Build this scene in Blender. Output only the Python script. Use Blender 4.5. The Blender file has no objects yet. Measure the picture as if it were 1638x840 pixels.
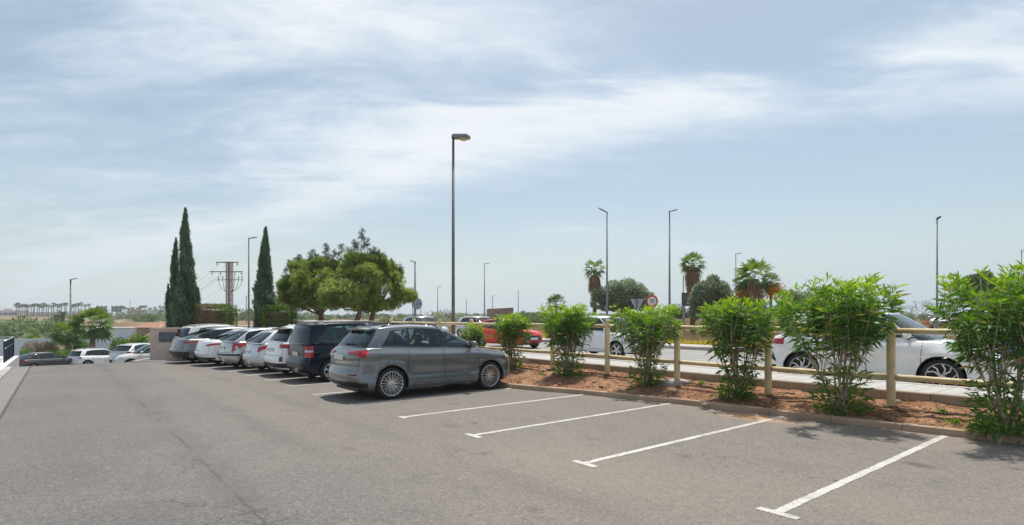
import bpy, bmesh, math, random
import numpy as np
from mathutils import Vector, Matrix, noise, Euler
random.seed(7)
RNG = np.random.default_rng(11)
R = math.radians
scene = bpy.context.scene
COL = scene.collection

# ------------------------------------------------------------------ camera, sky, sun, exposure
EYE = 1.78
F = 900.0
cam_d = bpy.data.cameras.new('camera'); cam = bpy.data.objects.new('camera', cam_d); COL.objects.link(cam)
cam.location = (0, 0, EYE); cam.rotation_euler = (R(90), 0, 0)
cam_d.sensor_width = 36; cam_d.lens = 36*F/1638; cam_d.shift_y = 87/1638
cam_d.clip_start = 0.1; cam_d.clip_end = 14000
scene.camera = cam
scene.view_settings.view_transform = 'Standard'; scene.view_settings.look = 'None'
scene.view_settings.exposure = 0.22; scene.view_settings.gamma = 1.0
SUN_EL, SUN_AZ = 68.0, 14.0          # azimuth measured from +Y towards +X
SUN_STRENGTH = 3.9
SKY_STRENGTH = 0.11
sd = bpy.data.lights.new('sun', 'SUN'); sun = bpy.data.objects.new('sun', sd); COL.objects.link(sun)
sd.energy = SUN_STRENGTH; sd.angle = R(1.4); sd.color = (1.0, 0.955, 0.88)
sv = Vector((math.sin(R(SUN_AZ))*math.cos(R(SUN_EL)), math.cos(R(SUN_AZ))*math.cos(R(SUN_EL)), math.sin(R(SUN_EL))))
sun.rotation_euler = sv.to_track_quat('Z', 'Y').to_euler(); sun.location = (0, 0, 60)

w = bpy.data.worlds.new('World'); scene.world = w; w.use_nodes = True
nt = w.node_tree; nt.nodes.clear()
def N(t, typ, **kw):
    n = t.nodes.new(typ)
    for k, v in kw.items(): setattr(n, k, v)
    return n
def math_node(t, op, a, b=None, c=None, clamp=False):
    n = t.nodes.new('ShaderNodeMath'); n.operation = op; n.use_clamp = clamp
    for i, v in enumerate((a, b, c)):
        if v is None: continue
        if isinstance(v, (int, float)): n.inputs[i].default_value = v
        else: t.links.new(v, n.inputs[i])
    return n.outputs[0]
def smooth_node(t, val, a, b, lo=0.0, hi=1.0):
    n = t.nodes.new('ShaderNodeMapRange'); n.interpolation_type = 'SMOOTHSTEP'
    t.links.new(val, n.inputs[0]); n.inputs[1].default_value = a; n.inputs[2].default_value = b
    n.inputs[3].default_value = lo; n.inputs[4].default_value = hi
    return n.outputs[0]
def mixc(t, fac, a, b, mode='MIX'):
    n = t.nodes.new('ShaderNodeMix'); n.data_type = 'RGBA'; n.blend_type = mode
    for sock, v in ((n.inputs[0], fac), (n.inputs[6], a), (n.inputs[7], b)):
        if isinstance(v, (int, float)): sock.default_value = v
        elif isinstance(v, tuple): sock.default_value = (*v, 1) if len(v) == 3 else v
        else: t.links.new(v, sock)
    return n.outputs[2]
sky = N(nt, 'ShaderNodeTexSky', sky_type='NISHITA', sun_disc=False)
sky.sun_elevation = R(SUN_EL); sky.sun_rotation = R(SUN_AZ); sky.altitude = 10; sky.air_density = 1.0; sky.dust_density = 1.6; sky.ozone_density = 1.5
tc = N(nt, 'ShaderNodeTexCoord'); sep = N(nt, 'ShaderNodeSeparateXYZ'); nt.links.new(tc.outputs['Generated'], sep.inputs[0])
zz = math_node(nt, 'ADD', math_node(nt, 'MAXIMUM', sep.outputs[2], 0.0), 0.16)
px_ = math_node(nt, 'DIVIDE', sep.outputs[0], zz); py_ = math_node(nt, 'DIVIDE', sep.outputs[1], zz)
comb = N(nt, 'ShaderNodeCombineXYZ'); nt.links.new(px_, comb.inputs[0]); nt.links.new(py_, comb.inputs[1])
def cloud_noise(rot, scale, nscale, detail, rough, dist, off):
    m = N(nt, 'ShaderNodeMapping'); m.inputs['Rotation'].default_value = (0, 0, R(rot)); m.inputs['Scale'].default_value = (*scale, 1); m.inputs['Location'].default_value = (*off, 0)
    nt.links.new(comb.outputs[0], m.inputs[0])
    n = N(nt, 'ShaderNodeTexNoise'); n.inputs['Scale'].default_value = nscale; n.inputs['Detail'].default_value = detail
    n.inputs['Roughness'].default_value = rough; n.inputs['Distortion'].default_value = dist
    nt.links.new(m.outputs[0], n.inputs['Vector']); return n.outputs[0]
big = cloud_noise(28, (0.55, 1.1), 0.62, 2.0, 0.45, 0.5, (3.3, 1.7))
mid = cloud_noise(26, (0.75, 1.7), 1.7, 9.0, 0.60, 0.7, (1.3, 5.2))
fin = cloud_noise(-20, (0.9, 2.0), 4.6, 9.0, 0.66, 0.6, (8.0, 2.0))
cov = math_node(nt, 'ADD', math_node(nt, 'MULTIPLY', big, 0.50), math_node(nt, 'ADD', math_node(nt, 'MULTIPLY', mid, 0.42), math_node(nt, 'MULTIPLY', fin, 0.20)))
# the photograph's cloud banks at their places in the sky: one long band, a bright bank to the upper left, thinner gaps
wx = math_node(nt, 'ADD', px_, math_node(nt, 'MULTIPLY', math_node(nt, 'SUBTRACT', mid, .5), .9))
wy = math_node(nt, 'ADD', py_, math_node(nt, 'MULTIPLY', math_node(nt, 'SUBTRACT', big, .5), 1.0))
def bank(x0, y0, rx, ry, amp):
    a = math_node(nt, 'POWER', math_node(nt, 'ABSOLUTE', math_node(nt, 'DIVIDE', math_node(nt, 'SUBTRACT', wx, x0), rx)), 2)
    b = math_node(nt, 'POWER', math_node(nt, 'ABSOLUTE', math_node(nt, 'DIVIDE', math_node(nt, 'SUBTRACT', wy, y0), ry)), 2)
    return math_node(nt, 'MULTIPLY', math_node(nt, 'EXPONENT', math_node(nt, 'MULTIPLY', math_node(nt, 'ADD', a, b), -1)), amp)
bl = math_node(nt, 'SUBTRACT', math_node(nt, 'ADD', wy, math_node(nt, 'MULTIPLY', wx, .50)), 2.12)
bandv = math_node(nt, 'MULTIPLY', math_node(nt, 'EXPONENT', math_node(nt, 'MULTIPLY', math_node(nt, 'POWER', math_node(nt, 'ABSOLUTE', math_node(nt, 'DIVIDE', bl, .30)), 2), -1)), .16)
cov = math_node(nt, 'ADD', cov, bandv)
for args in ((-.45, 1.35, .75, .30, .13), (.62, 1.42, .40, .26, -.10), (.1, 1.75, .5, .14, -.05), (-1.0, 1.95, .55, .28, -.05), (1.75, 2.6, 1.2, .75, -.26), (.6, 2.75, .8, .3, -.04), (-2.6, 2.4, 1.0, 1.2, .08), (2.6, 1.2, .8, .6, .08)):
    cov = math_node(nt, 'ADD', cov, bank(*args))
mask = smooth_node(nt, cov, 0.46, 0.76, 0.18, 0.97)
ccol = mixc(nt, smooth_node(nt, cov, 0.50, 0.80), (5.0, 6.05, 7.0), (6.95, 7.25, 7.6))
hlow = mixc(nt, smooth_node(nt, sep.outputs[0], -.35, .65), (5.35, 6.05, 6.45), (4.25, 5.25, 5.95))
hcol = mixc(nt, smooth_node(nt, sep.outputs[2], 0.0, 0.30), hlow, ccol)
hz = smooth_node(nt, sep.outputs[2], 0.0, 0.20, 0.88, 0.0)
mask = math_node(nt, 'MAXIMUM', mask, hz)
skyb = mixc(nt, 1.0, sky.outputs[0], (1.12, 1.06, .93), 'MULTIPLY')
skyc = mixc(nt, mask, skyb, hcol)
bg = N(nt, 'ShaderNodeBackground'); bg.inputs[1].default_value = SKY_STRENGTH
nt.links.new(skyc, bg.inputs[0]); wo = N(nt, 'ShaderNodeOutputWorld'); nt.links.new(bg.outputs[0], wo.inputs[0])

# ------------------------------------------------------------------ helpers
MATS = {}
def mat(name, col=(.5, .5, .5), rough=.6, metal=0., coat=0., var=.12, nscale=6., bump=0., bscale=60., col2=None, spec=.5, emit=None, trans=0.):
    if name in MATS: return MATS[name]
    m = bpy.data.materials.new(name); m.use_nodes = True; t = m.node_tree
    b = t.nodes['Principled BSDF']
    b.inputs['Roughness'].default_value = rough; b.inputs['Metallic'].default_value = metal
    b.inputs['Coat Weight'].default_value = coat; b.inputs['Coat Roughness'].default_value = .04
    b.inputs['Specular IOR Level'].default_value = spec
    c2 = col2 if col2 else tuple(max(0, c*(1-var*2)) for c in col)
    c1 = col if col2 else tuple(min(1, c*(1+var)) for c in col)
    co = N(t, 'ShaderNodeTexCoord'); nz = N(t, 'ShaderNodeTexNoise'); nz.inputs['Scale'].default_value = nscale; nz.inputs['Detail'].default_value = 5
    t.links.new(co.outputs['Object'], nz.inputs['Vector'])
    t.links.new(mixc(t, smooth_node(t, nz.outputs[0], .35, .68), c1, c2), b.inputs['Base Color'])
    if bump:
        n2 = N(t, 'ShaderNodeTexNoise'); n2.inputs['Scale'].default_value = bscale; n2.inputs['Detail'].default_value = 4
        t.links.new(co.outputs['Object'], n2.inputs['Vector'])
        bp = N(t, 'ShaderNodeBump'); bp.inputs['Strength'].default_value = bump; bp.inputs['Distance'].default_value = .02
        t.links.new(n2.outputs[0], bp.inputs['Height']); t.links.new(bp.outputs[0], b.inputs['Normal'])
    MATS[name] = m; return m
def leaf_mat(name, cols, transl=.35, rough=.45):
    """cols: 3 colours over the per-leaf 'tone' attribute"""
    if name in MATS: return MATS[name]
    m = bpy.data.materials.new(name); m.use_nodes = True; t = m.node_tree
    b = t.nodes['Principled BSDF']; b.inputs['Roughness'].default_value = rough; b.inputs['Specular IOR Level'].default_value = .4
    at = N(t, 'ShaderNodeAttribute', attribute_name='tone')
    cr = N(t, 'ShaderNodeValToRGB'); e = cr.color_ramp.elements
    e[0].position = 0; e[0].color = (*cols[0], 1); e[1].position = 1; e[1].color = (*cols[2], 1)
    x = e.new(.5); x.color = (*cols[1], 1)
    t.links.new(at.outputs['Fac'], cr.inputs[0]); t.links.new(cr.outputs[0], b.inputs['Base Color'])
    tr = N(t, 'ShaderNodeBsdfTranslucent'); hs = N(t, 'ShaderNodeHueSaturation'); hs.inputs['Saturation'].default_value = 1.1; hs.inputs['Value'].default_value = 1.5; hs.inputs['Hue'].default_value = .485
    t.links.new(cr.outputs[0], hs.inputs['Color']); t.links.new(hs.outputs[0], tr.inputs[0])
    mx = N(t, 'ShaderNodeMixShader'); mx.inputs[0].default_value = transl
    t.links.new(b.outputs[0], mx.inputs[1]); t.links.new(tr.outputs[0], mx.inputs[2])
    t.links.new(mx.outputs[0], t.nodes['Material Output'].inputs[0])
    MATS[name] = m; return m

def props(o, label=None, cat=None, group=None, kind=None):
    if label: o['label'] = label
    if cat: o['category'] = cat
    if group: o['group'] = group
    if kind: o['kind'] = kind
    return o
def empty(name, loc=(0, 0, 0), rz=0, label=None, cat=None, group=None, kind=None, parent=None):
    o = bpy.data.objects.new(name, None); COL.objects.link(o); o.location = loc; o.rotation_euler = (0, 0, rz); o.empty_display_size = .2
    if parent: o.parent = parent
    return props(o, label, cat, group, kind)
def link(name, me, m=None, parent=None, loc=None, rz=0, **kw):
    o = bpy.data.objects.new(name, me); COL.objects.link(o)
    if m and not me.materials: me.materials.append(m)
    if parent: o.parent = parent
    if loc is not None: o.location = loc
    if rz: o.rotation_euler = (0, 0, rz)
    return props(o, **kw)
class MB:
    def __init__(s): s.v = []; s.f = []
    def add(s, vs, fs):
        k = len(s.v); s.v += [tuple(v) for v in vs]; s.f += [tuple(i+k for i in f) for f in fs]; return s
    def box(s, c, d, rz=0, taper=1.0, ch=0.0, M=None):
        x, y, z = d[0]/2, d[1]/2, d[2]/2
        if ch > 0:   # chamfered vertical edges and top
            pts = []
            def ring(zz, ins):
                X, Y = x-ins, y-ins; k = ch
                return [(X-k, -Y, zz), (X, -Y+k, zz), (X, Y-k, zz), (X-k, Y, zz), (-X+k, Y, zz), (-X, Y-k, zz), (-X, -Y+k, zz), (-X+k, -Y, zz)]
            rs = [ring(-z, ch*.6), ring(-z+ch, 0), ring(z-ch, 0), ring(z, ch*.7)]
            vs = [p for r in rs for p in r]
            fs = [(i*8+j, i*8+(j+1) % 8, (i+1)*8+(j+1) % 8, (i+1)*8+j) for i in range(3) for j in range(8)]
            fs += [tuple(range(7, -1, -1)), tuple(range(24, 32))]
        else:
            vs = [(-x, -y, -z), (x, -y, -z), (x, y, -z), (-x, y, -z), (-x*taper, -y*taper, z), (x*taper, -y*taper, z), (x*taper, y*taper, z), (-x*taper, y*taper, z)]
            fs = [(0, 3, 2, 1), (4, 5, 6, 7), (0, 1, 5, 4), (1, 2, 6, 5), (2, 3, 7, 6), (3, 0, 4, 7)]
        cz, sz = math.cos(rz), math.sin(rz)
        out = []
        for p in vs:
            q = (p[0]*cz-p[1]*sz+c[0], p[0]*sz+p[1]*cz+c[1], p[2]+c[2])
            out.append(q if M is None else tuple(M @ Vector(q)))
        return s.add(out, fs)
    def tube(s, pts, r, seg=8, cap=True):
        pts = [Vector(p) for p in pts]; n = len(pts)
        rr = r if isinstance(r, (list, tuple)) else [r]*n
        rings = []; up = Vector((0, 0, 1))
        prev = None
        for i, p in enumerate(pts):
            d = (pts[min(i+1, n-1)]-pts[max(i-1, 0)])
            d = d.normalized() if d.length > 1e-9 else Vector((0, 0, 1))
            if prev is None:
                a = d.cross(up) if abs(d.z) < .95 else d.cross(Vector((1, 0, 0)))
            else: a = prev - d*prev.dot(d)
            a.normalize(); b = d.cross(a); prev = a
            rings.append([p+(a*math.cos(2*math.pi*k/seg)+b*math.sin(2*math.pi*k/seg))*rr[i] for k in range(seg)])
        fs = [(i*seg+j, i*seg+(j+1) % seg, (i+1)*seg+(j+1) % seg, (i+1)*seg+j) for i in range(n-1) for j in range(seg)]
        if cap: fs += [tuple(range(seg-1, -1, -1)), tuple((n-1)*seg+k for k in range(seg))]
        return s.add([v for r_ in rings for v in r_], fs)
    def lathe(s, prof, seg=32, axis='z', c=(0, 0, 0), close=False):
        vs = []; n = len(prof)
        for k in range(seg):
            a = 2*math.pi*k/seg
            for r, h in prof:
                if axis == 'z': p = (r*math.cos(a), r*math.sin(a), h)
                elif axis == 'y': p = (r*math.cos(a), h, r*math.sin(a))
                else: p = (h, r*math.cos(a), r*math.sin(a))
                vs.append((p[0]+c[0], p[1]+c[1], p[2]+c[2]))
        m = n if close else n-1
        fs = [(k*n+i, k*n+(i+1) % n, ((k+1) % seg)*n+(i+1) % n, ((k+1) % seg)*n+i) for k in range(seg) for i in range(m)]
        return s.add(vs, fs)
    def grid(s, rows):
        n = len(rows); m = len(rows[0])
        return s.add([p for r in rows for p in r], [(i*m+j, i*m+j+1, (i+1)*m+j+1, (i+1)*m+j) for i in range(n-1) for j in range(m-1)])
    def grid_skip(s, fn, us, vs, skip):
        k = len(s.v); m = len(vs); s.v += [tuple(fn(u, v)) for u in us for v in vs]
        for i in range(len(us)-1):
            for j in range(m-1):
                if skip((us[i]+us[i+1])/2, (vs[j]+vs[j+1])/2): continue
                s.f.append((k+i*m+j, k+i*m+j+1, k+(i+1)*m+j+1, k+(i+1)*m+j))
        return s
    def extrude_poly(s, poly, h, fn):
        """poly: 2D list, fn(u,v,t)->3D, two caps at t=0,h"""
        n = len(poly)
        return s.add([fn(u, v, 0) for u, v in poly]+[fn(u, v, h) for u, v in poly],
                     [tuple(range(n-1, -1, -1)), tuple(range(n, 2*n))]+[(i, (i+1) % n, n+(i+1) % n, n+i) for i in range(n)])
    def mesh(s, name, smooth=False):
        me = bpy.data.meshes.new(name); me.from_pydata(s.v, [], s.f)
        if smooth: me.polygons.foreach_set('use_smooth', [True]*len(me.polygons))
        me.update(); return me
    def obj(s, name, m, parent=None, smooth=False, weld=False, **kw):
        me = s.mesh(name, smooth)
        bm = bmesh.new(); bm.from_mesh(me)
        if weld: bmesh.ops.remove_doubles(bm, verts=bm.verts, dist=1e-4)
        bmesh.ops.recalc_face_normals(bm, faces=bm.faces); bm.to_mesh(me); bm.free()
        return link(name, me, m, parent, **kw)
def np_quads(name, V, tone=None):
    """V: (N,4,3)"""
    n = V.shape[0]; me = bpy.data.meshes.new(name)
    me.vertices.add(4*n); me.vertices.foreach_set('co', V.reshape(-1).astype(np.float32))
    me.loops.add(4*n); me.loops.foreach_set('vertex_index', np.arange(4*n, dtype=np.int32))
    me.polygons.add(n); me.polygons.foreach_set('loop_start', np.arange(0, 4*n, 4, dtype=np.int32))
    me.polygons.foreach_set('loop_total', np.full(n, 4, dtype=np.int32))
    me.update(calc_edges=True)
    if tone is not None:
        a = me.attributes.new('tone', 'FLOAT', 'FACE'); a.data.foreach_set('value', tone.astype(np.float32))
    return me
def unit(a): return a/np.maximum(np.linalg.norm(a, axis=-1, keepdims=True), 1e-9)
def leaves(C, D, L, W, rng=RNG, droop=0.):
    """rhombus leaves: C base (N,3), D direction, L length (N,), W half width (N,)"""
    n = len(C); D = unit(D); r = rng.normal(size=(n, 3)); S = unit(np.cross(D, r))
    L = np.broadcast_to(L, (n,))[:, None]; W = np.broadcast_to(W, (n,))[:, None]
    mid = C+D*L*.45; tip = C+D*L
    tip = tip.copy(); tip[:, 2] -= droop*L[:, 0]
    return np.stack([C, mid+S*W, tip, mid-S*W], axis=1)
def sphere_pts(n, rng=RNG):
    return unit(rng.normal(size=(n, 3)))
def sstep(a, b, x):
    t = min(1, max(0, (x-a)/(b-a))); return t*t*(3-2*t)
def interp(L, x):
    if x <= L[0][0]: return L[0][1]
    for (a, b), (c, d) in zip(L, L[1:]):
        if x <= c: return b+(d-b)*(x-a)/(c-a)
    return L[-1][1]
def sinterp(L, x):
    """smooth (Catmull) interpolation"""
    if x <= L[0][0]: return L[0][1]
    if x >= L[-1][0]: return L[-1][1]
    for i in range(len(L)-1):
        if x <= L[i+1][0]:
            x0, y0 = L[i]; x1, y1 = L[i+1]
            m0 = (y1-L[i-1][1])/(x1-L[i-1][0]) if i > 0 else (y1-y0)/(x1-x0)
            m1 = (L[i+2][1]-y0)/(L[i+2][0]-x0) if i+2 < len(L) else (y1-y0)/(x1-x0)
            h = x1-x0; t = (x-x0)/h
            return (2*t**3-3*t**2+1)*y0+(t**3-2*t**2+t)*h*m0+(-2*t**3+3*t**2)*y1+(t**3-t**2)*h*m1
def PX(px, py, Y): return ((px-819)/F*Y, Y, EYE-(py-507)/F*Y)

# ------------------------------------------------------------------ site geometry in (n, s): n across the lot, s along the row
CN, SN = 0.777, 0.6295
def NS(n, s): return (CN*n-SN*s, SN*n+CN*s)
def to_ns(x, y): return (CN*x+SN*y, -SN*x+CN*y)
NK = [(-60, 11.6), (-8, 11.2), (-3, 10.9), (1.6, 10.5), (2.4, 10.36), (4.6, 10.1), (6.8, 9.84), (8.9, 9.40), (10.9, 8.92), (13, 8.95), (16, 9.1), (24, 9.2), (34, 9.2), (62, 9.2)]
def nk(s): return sinterp(NK, s)
def lot_z(s):
    z = -.01*max(0, s-9)
    d = s-28.6
    if d > 0: z -= .075*(d*d/(2*3) if d < 3 else d-1.5)
    return max(z, -4.0)
def low_z(s):
    z = lot_z(s)
    return z + 5.3*sstep(170, 400, s)
def wob(x, y, sc, a): return a*noise.noise(Vector((x/sc, y/sc, 3.1)))
def ground(x, y):
    n, s = to_ns(x, y)
    hi = .12 if n < 11 else .3
    if n > 13: hi = .2
    if n > 23.7: hi = .35+.5*sstep(60, 200, n)
    z = low_z(s)+(hi-low_z(s))*sstep(5, 11.6, n)
    if n < -14 and s < 60: z -= 2.5*sstep(-14, -24, n)
    d = math.hypot(x, y)
    if d > 50 and (n > 26 or s > 70 or n < -16): z += wob(x, y, 37, .9)*sstep(50, 160, d)+wob(x, y, 9, .25)*sstep(40, 120, d)
    if n < 60 and s > 90: z += wob(x+99, y, 60, 1.6)*sstep(90, 180, s)
    return z

# ------------------------------------------------------------------ ground materials
def ground_mat(name, build):
    m = bpy.data.materials.new(name); m.use_nodes = True; t = m.node_tree; b = t.nodes['Principled BSDF']
    g = N(t, 'ShaderNodeNewGeometry'); pos = g.outputs['Position']
    def noi(sc, det=4, rough=.5, vec=None, dist=0):
        n = N(t, 'ShaderNodeTexNoise'); n.inputs['Scale'].default_value = sc; n.inputs['Detail'].default_value = det; n.inputs['Roughness'].default_value = rough; n.inputs['Distortion'].default_value = dist
        t.links.new(vec or pos, n.inputs['Vector']); return n.outputs[0]
    def dot(v):
        d = N(t, 'ShaderNodeVectorMath', operation='DOT_PRODUCT'); t.links.new(pos, d.inputs[0]); d.inputs[1].default_value = v; return d.outputs['Value']
    def blob(x, y, rx, ry, soft=.35, wobble=.35):
        mp = N(t, 'ShaderNodeMapping'); mp.vector_type = 'TEXTURE'; mp.inputs['Location'].default_value = (x, y, 0); mp.inputs['Rotation'].default_value = (0, 0, R(129)); mp.inputs['Scale'].default_value = (rx, ry, 100)
        t.links.new(pos, mp.inputs[0]); ln = N(t, 'ShaderNodeVectorMath', operation='LENGTH'); t.links.new(mp.outputs[0], ln.inputs[0])
        d = math_node(t, 'ADD', ln.outputs['Value'], math_node(t, 'MULTIPLY', noi(5, 5, .6), wobble))
        return smooth_node(t, d, 1.0+wobble*.5, soft+wobble*.5)
    build(t, b, noi, dot, blob); MATS[name] = m; return m
def bump_to(t, b, h, strength, dist):
    bp = N(t, 'ShaderNodeBump'); bp.inputs['Strength'].default_value = strength; bp.inputs['Distance'].default_value = dist
    t.links.new(h, bp.inputs['Height']); t.links.new(bp.outputs[0], b.inputs['Normal'])
def b_asphalt(t, b, noi, dot, blob):
    n = dot((CN, SN, 0)); s = dot((-SN, CN, 0))
    wn = math_node(t, 'ADD', n, math_node(t, 'MULTIPLY', math_node(t, 'SUBTRACT', noi(.7, 5, .6), .5), .55))
    right = smooth_node(t, wn, 1.1, 3.6)
    base = mixc(t, right, (.138, .132, .126), (.190, .168, .148))
    base = mixc(t, smooth_node(t, noi(.35, 5, .6), .38, .64), base, mixc(t, .45, base, (.215, .190, .166)))
    base = mixc(t, math_node(t, 'MULTIPLY', smooth_node(t, noi(1.6, 6, .62), .5, .75), .55), base, (.125, .118, .113))
    # aggregate
    v = N(t, 'ShaderNodeTexVoronoi'); v.inputs['Scale'].default_value = 95; g = N(t, 'ShaderNodeNewGeometry'); t.links.new(g.outputs['Position'], v.inputs['Vector'])
    sp = N(t, 'ShaderNodeSeparateColor'); t.links.new(v.outputs['Color'], sp.inputs[0])
    base = mixc(t, smooth_node(t, sp.outputs[0], .62, .98, 0, .42), base, (.34, .31, .28))
    base = mixc(t, smooth_node(t, sp.outputs[1], .60, .98, 0, .48), base, (.055, .052, .05))
    v2 = N(t, 'ShaderNodeTexVoronoi'); v2.inputs['Scale'].default_value = 34; t.links.new(g.outputs['Position'], v2.inputs['Vector'])
    sp2 = N(t, 'ShaderNodeSeparateColor'); t.links.new(v2.outputs['Color'], sp2.inputs[0])
    base = mixc(t, smooth_node(t, sp2.outputs[0], .80, .97, 0, .26), base, (.34, .30, .27))
    base = mixc(t, smooth_node(t, sp2.outputs[2], .74, .97, 0, .26), base, (.07, .065, .062))
    # seam between two paving lanes, tyre-darkened wheel path beside it
    seam = math_node(t, 'ABSOLUTE', math_node(t, 'SUBTRACT', math_node(t, 'ADD', n, math_node(t, 'MULTIPLY', math_node(t, 'SUBTRACT', noi(1.1, 4, .5), .5), .35)), 1.42))
    base = mixc(t, math_node(t, 'MULTIPLY', smooth_node(t, seam, .34, .03, 0, .26), smooth_node(t, noi(.45, 3, .6), .36, .6, .25, 1)), base, (.085, .08, .077))
    seam2 = math_node(t, 'ABSOLUTE', math_node(t, 'SUBTRACT', math_node(t, 'ADD', n, math_node(t, 'MULTIPLY', math_node(t, 'SUBTRACT', noi(4, 4, .5), .5), .10)), 1.40))
    base = mixc(t, math_node(t, 'MULTIPLY', smooth_node(t, seam2, .03, .006, 0, .45), smooth_node(t, noi(.8, 3, .6), .42, .58)), base, (.05, .047, .045))
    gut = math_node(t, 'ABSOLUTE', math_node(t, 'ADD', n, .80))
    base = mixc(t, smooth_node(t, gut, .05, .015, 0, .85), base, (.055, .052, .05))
    base = mixc(t, smooth_node(t, n, -.78, -.84, 0, .5), base, (.27, .255, .235))
    # red soil washed off the bed, oil spots
    base = mixc(t, math_node(t, 'MULTIPLY', blob(4.30, 10.05, 1.0, .50, .1, .6), .95), base, (.66, .36, .18))
    kerbdust = smooth_node(t, math_node(t, 'ADD', n, math_node(t, 'MULTIPLY', noi(1.5, 4, .6), 1.6)), 9.3, 11.0, 0, .32)
    base = mixc(t, kerbdust, base, (.33, .25, .19))
    for (x, y, rx, ry, k) in ((4.9, 6.75, .30, .17, .8), (4.42, 8.2, .30, .10, .6), (5.9, 6.6, .14, .10, .7), (5.3, 7.6, .10, .08, .5), (2.2, 7.2, .22, .12, .5), (-1.0, 9.2, .35, .2, .4), (-2.2, 7.6, .25, .14, .4), (.2, 5.2, .14, .10, .45), (-1.2, 11.6, .3, .16, .5), (.6, 10.0, .26, .13, .35), (1.2, 8.2, .30, .2, .25), (3.3, 6.8, .5, .3, .18)):
        base = mixc(t, math_node(t, 'MULTIPLY', blob(x, y, rx, ry, .2, .5), k), base, (.10, .085, .065))
    # dusty, tan-stained middle of the lot; darker wheel tracks along the aisle; a rolled-in patch
    base = mixc(t, math_node(t, 'MULTIPLY', blob(1.0, 6.6, 3.6, 1.7, .0, .9), .26), base, (.31, .25, .19))
    base = mixc(t, math_node(t, 'MULTIPLY', blob(3.4, 5.4, 2.0, 1.1, .0, .9), .2), base, (.29, .235, .18))
    for c0 in (2.6, 3.9, .2):
        tk_ = math_node(t, 'ABSOLUTE', math_node(t, 'SUBTRACT', wn, c0)); base = mixc(t, math_node(t, 'MULTIPLY', smooth_node(t, tk_, .30, .02, 0, .24), smooth_node(t, noi(.3, 4, .6), .4, .6)), base, (.085, .08, .075))
    base = mixc(t, math_node(t, 'MULTIPLY', blob(-3.1, 4.6, 1.3, .7, .55, .35), .22), base, (.095, .09, .088))
    # fine hairline cracks
    v3 = N(t, 'ShaderNodeTexVoronoi', feature='DISTANCE_TO_EDGE'); v3.inputs['Scale'].default_value = .22
    mp = N(t, 'ShaderNodeVectorMath', operation='ADD'); t.links.new(g.outputs['Position'], mp.inputs[0])
    nzc = N(t, 'ShaderNodeTexNoise'); nzc.inputs['Scale'].default_value = 1.3; nzc.inputs['Detail'].default_value = 6; t.links.new(g.outputs['Position'], nzc.inputs['Vector'])
    sc = N(t, 'ShaderNodeVectorMath', operation='SCALE'); sc.inputs['Scale'].default_value = 1.6; t.links.new(nzc.outputs['Color'], sc.inputs[0]); t.links.new(sc.outputs[0], mp.inputs[1])
    t.links.new(mp.outputs[0], v3.inputs['Vector'])
    crack = math_node(t, 'MULTIPLY', smooth_node(t, v3.outputs['Distance'], .004, .0008), smooth_node(t, noi(.5, 2, .5), .52, .62))
    base = mixc(t, math_node(t, 'MULTIPLY', crack, .55), base, (.05, .047, .045))
    t.links.new(base, b.inputs['Base Color']); b.inputs['Roughness'].default_value = .88; b.inputs['Specular IOR Level'].default_value = .3
    bump_to(t, b, math_node(t, 'ADD', v.outputs['Distance'], math_node(t, 'MULTIPLY', noi(25, 3), .8)), .55, .006)
ground_mat('asphalt', b_asphalt)
def b_soil(t, b, noi, dot, blob):
    base = mixc(t, smooth_node(t, noi(1.1, 6, .6), .36, .62), (.27, .122, .06), (.44, .24, .135))
    base = mixc(t, smooth_node(t, noi(6, 6, .65), .42, .62, 0, .85), base, (.15, .078, .045))
    base = mixc(t, smooth_node(t, noi(40, 4, .7), .6, .75, 0, .7), base, (.46, .36, .27))
    base = mixc(t, smooth_node(t, noi(17, 4, .7), .60, .70, 0, .5), base, (.13, .08, .05))
    t.links.new(base, b.inputs['Base Color']); b.inputs['Roughness'].default_value = .95; b.inputs['Specular IOR Level'].default_value = .15
    bump_to(t, b, math_node(t, 'ADD', noi(30, 6, .7), noi(9, 4, .6)), .9, .03)
ground_mat('red_soil', b_soil)
def b_field(t, b, noi, dot, blob):
    base = mixc(t, smooth_node(t, noi(.05, 6, .6), .40, .58), (.28, .175, .105), (.29, .22, .125))
    base = mixc(t, smooth_node(t, noi(.11, 7, .65), .50, .66, 0, .6), base, (.10, .115, .05))
    base = mixc(t, smooth_node(t, noi(1.2, 7, .7), .45, .75, 0, .5), base, (.36, .29, .19))
    t.links.new(base, b.inputs['Base Color']); b.inputs['Roughness'].default_value = 1; b.inputs['Specular IOR Level'].default_value = .1
    bump_to(t, b, noi(3, 6, .7), 1.0, .3)
ground_mat('dry_field', b_field)
def b_road(t, b, noi, dot, blob):
    base = mixc(t, smooth_node(t, noi(.3, 6, .6), .36, .64), (.24, .232, .226), (.30, .288, .275))
    base = mixc(t, smooth_node(t, noi(60, 3, .6), .5, .8, 0, .4), base, (.16, .155, .15))
    t.links.new(base, b.inputs['Base Color']); b.inputs['Roughness'].default_value = .85
    bump_to(t, b, noi(60, 3), .3, .01)
ground_mat('pale_road', b_road)
def b_conc(t, b, noi, dot, blob, c1=(.50, .46, .42), c2=(.38, .34, .30)):
    base = mixc(t, smooth_node(t, noi(.8, 6, .65), .36, .64), c1, c2)
    base = mixc(t, smooth_node(t, noi(25, 5, .6), .5, .8, 0, .35), base, (.25, .22, .19))
    t.links.new(base, b.inputs['Base Color']); b.inputs['Roughness'].default_value = .85
    bump_to(t, b, noi(45, 4), .4, .01)
ground_mat('pavement_concrete', b_conc)
ground_mat('kerb_concrete', lambda t, b, noi, dot, blob: b_conc(t, b, noi, dot, blob, (.47, .33, .225), (.34, .225, .145)))
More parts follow.
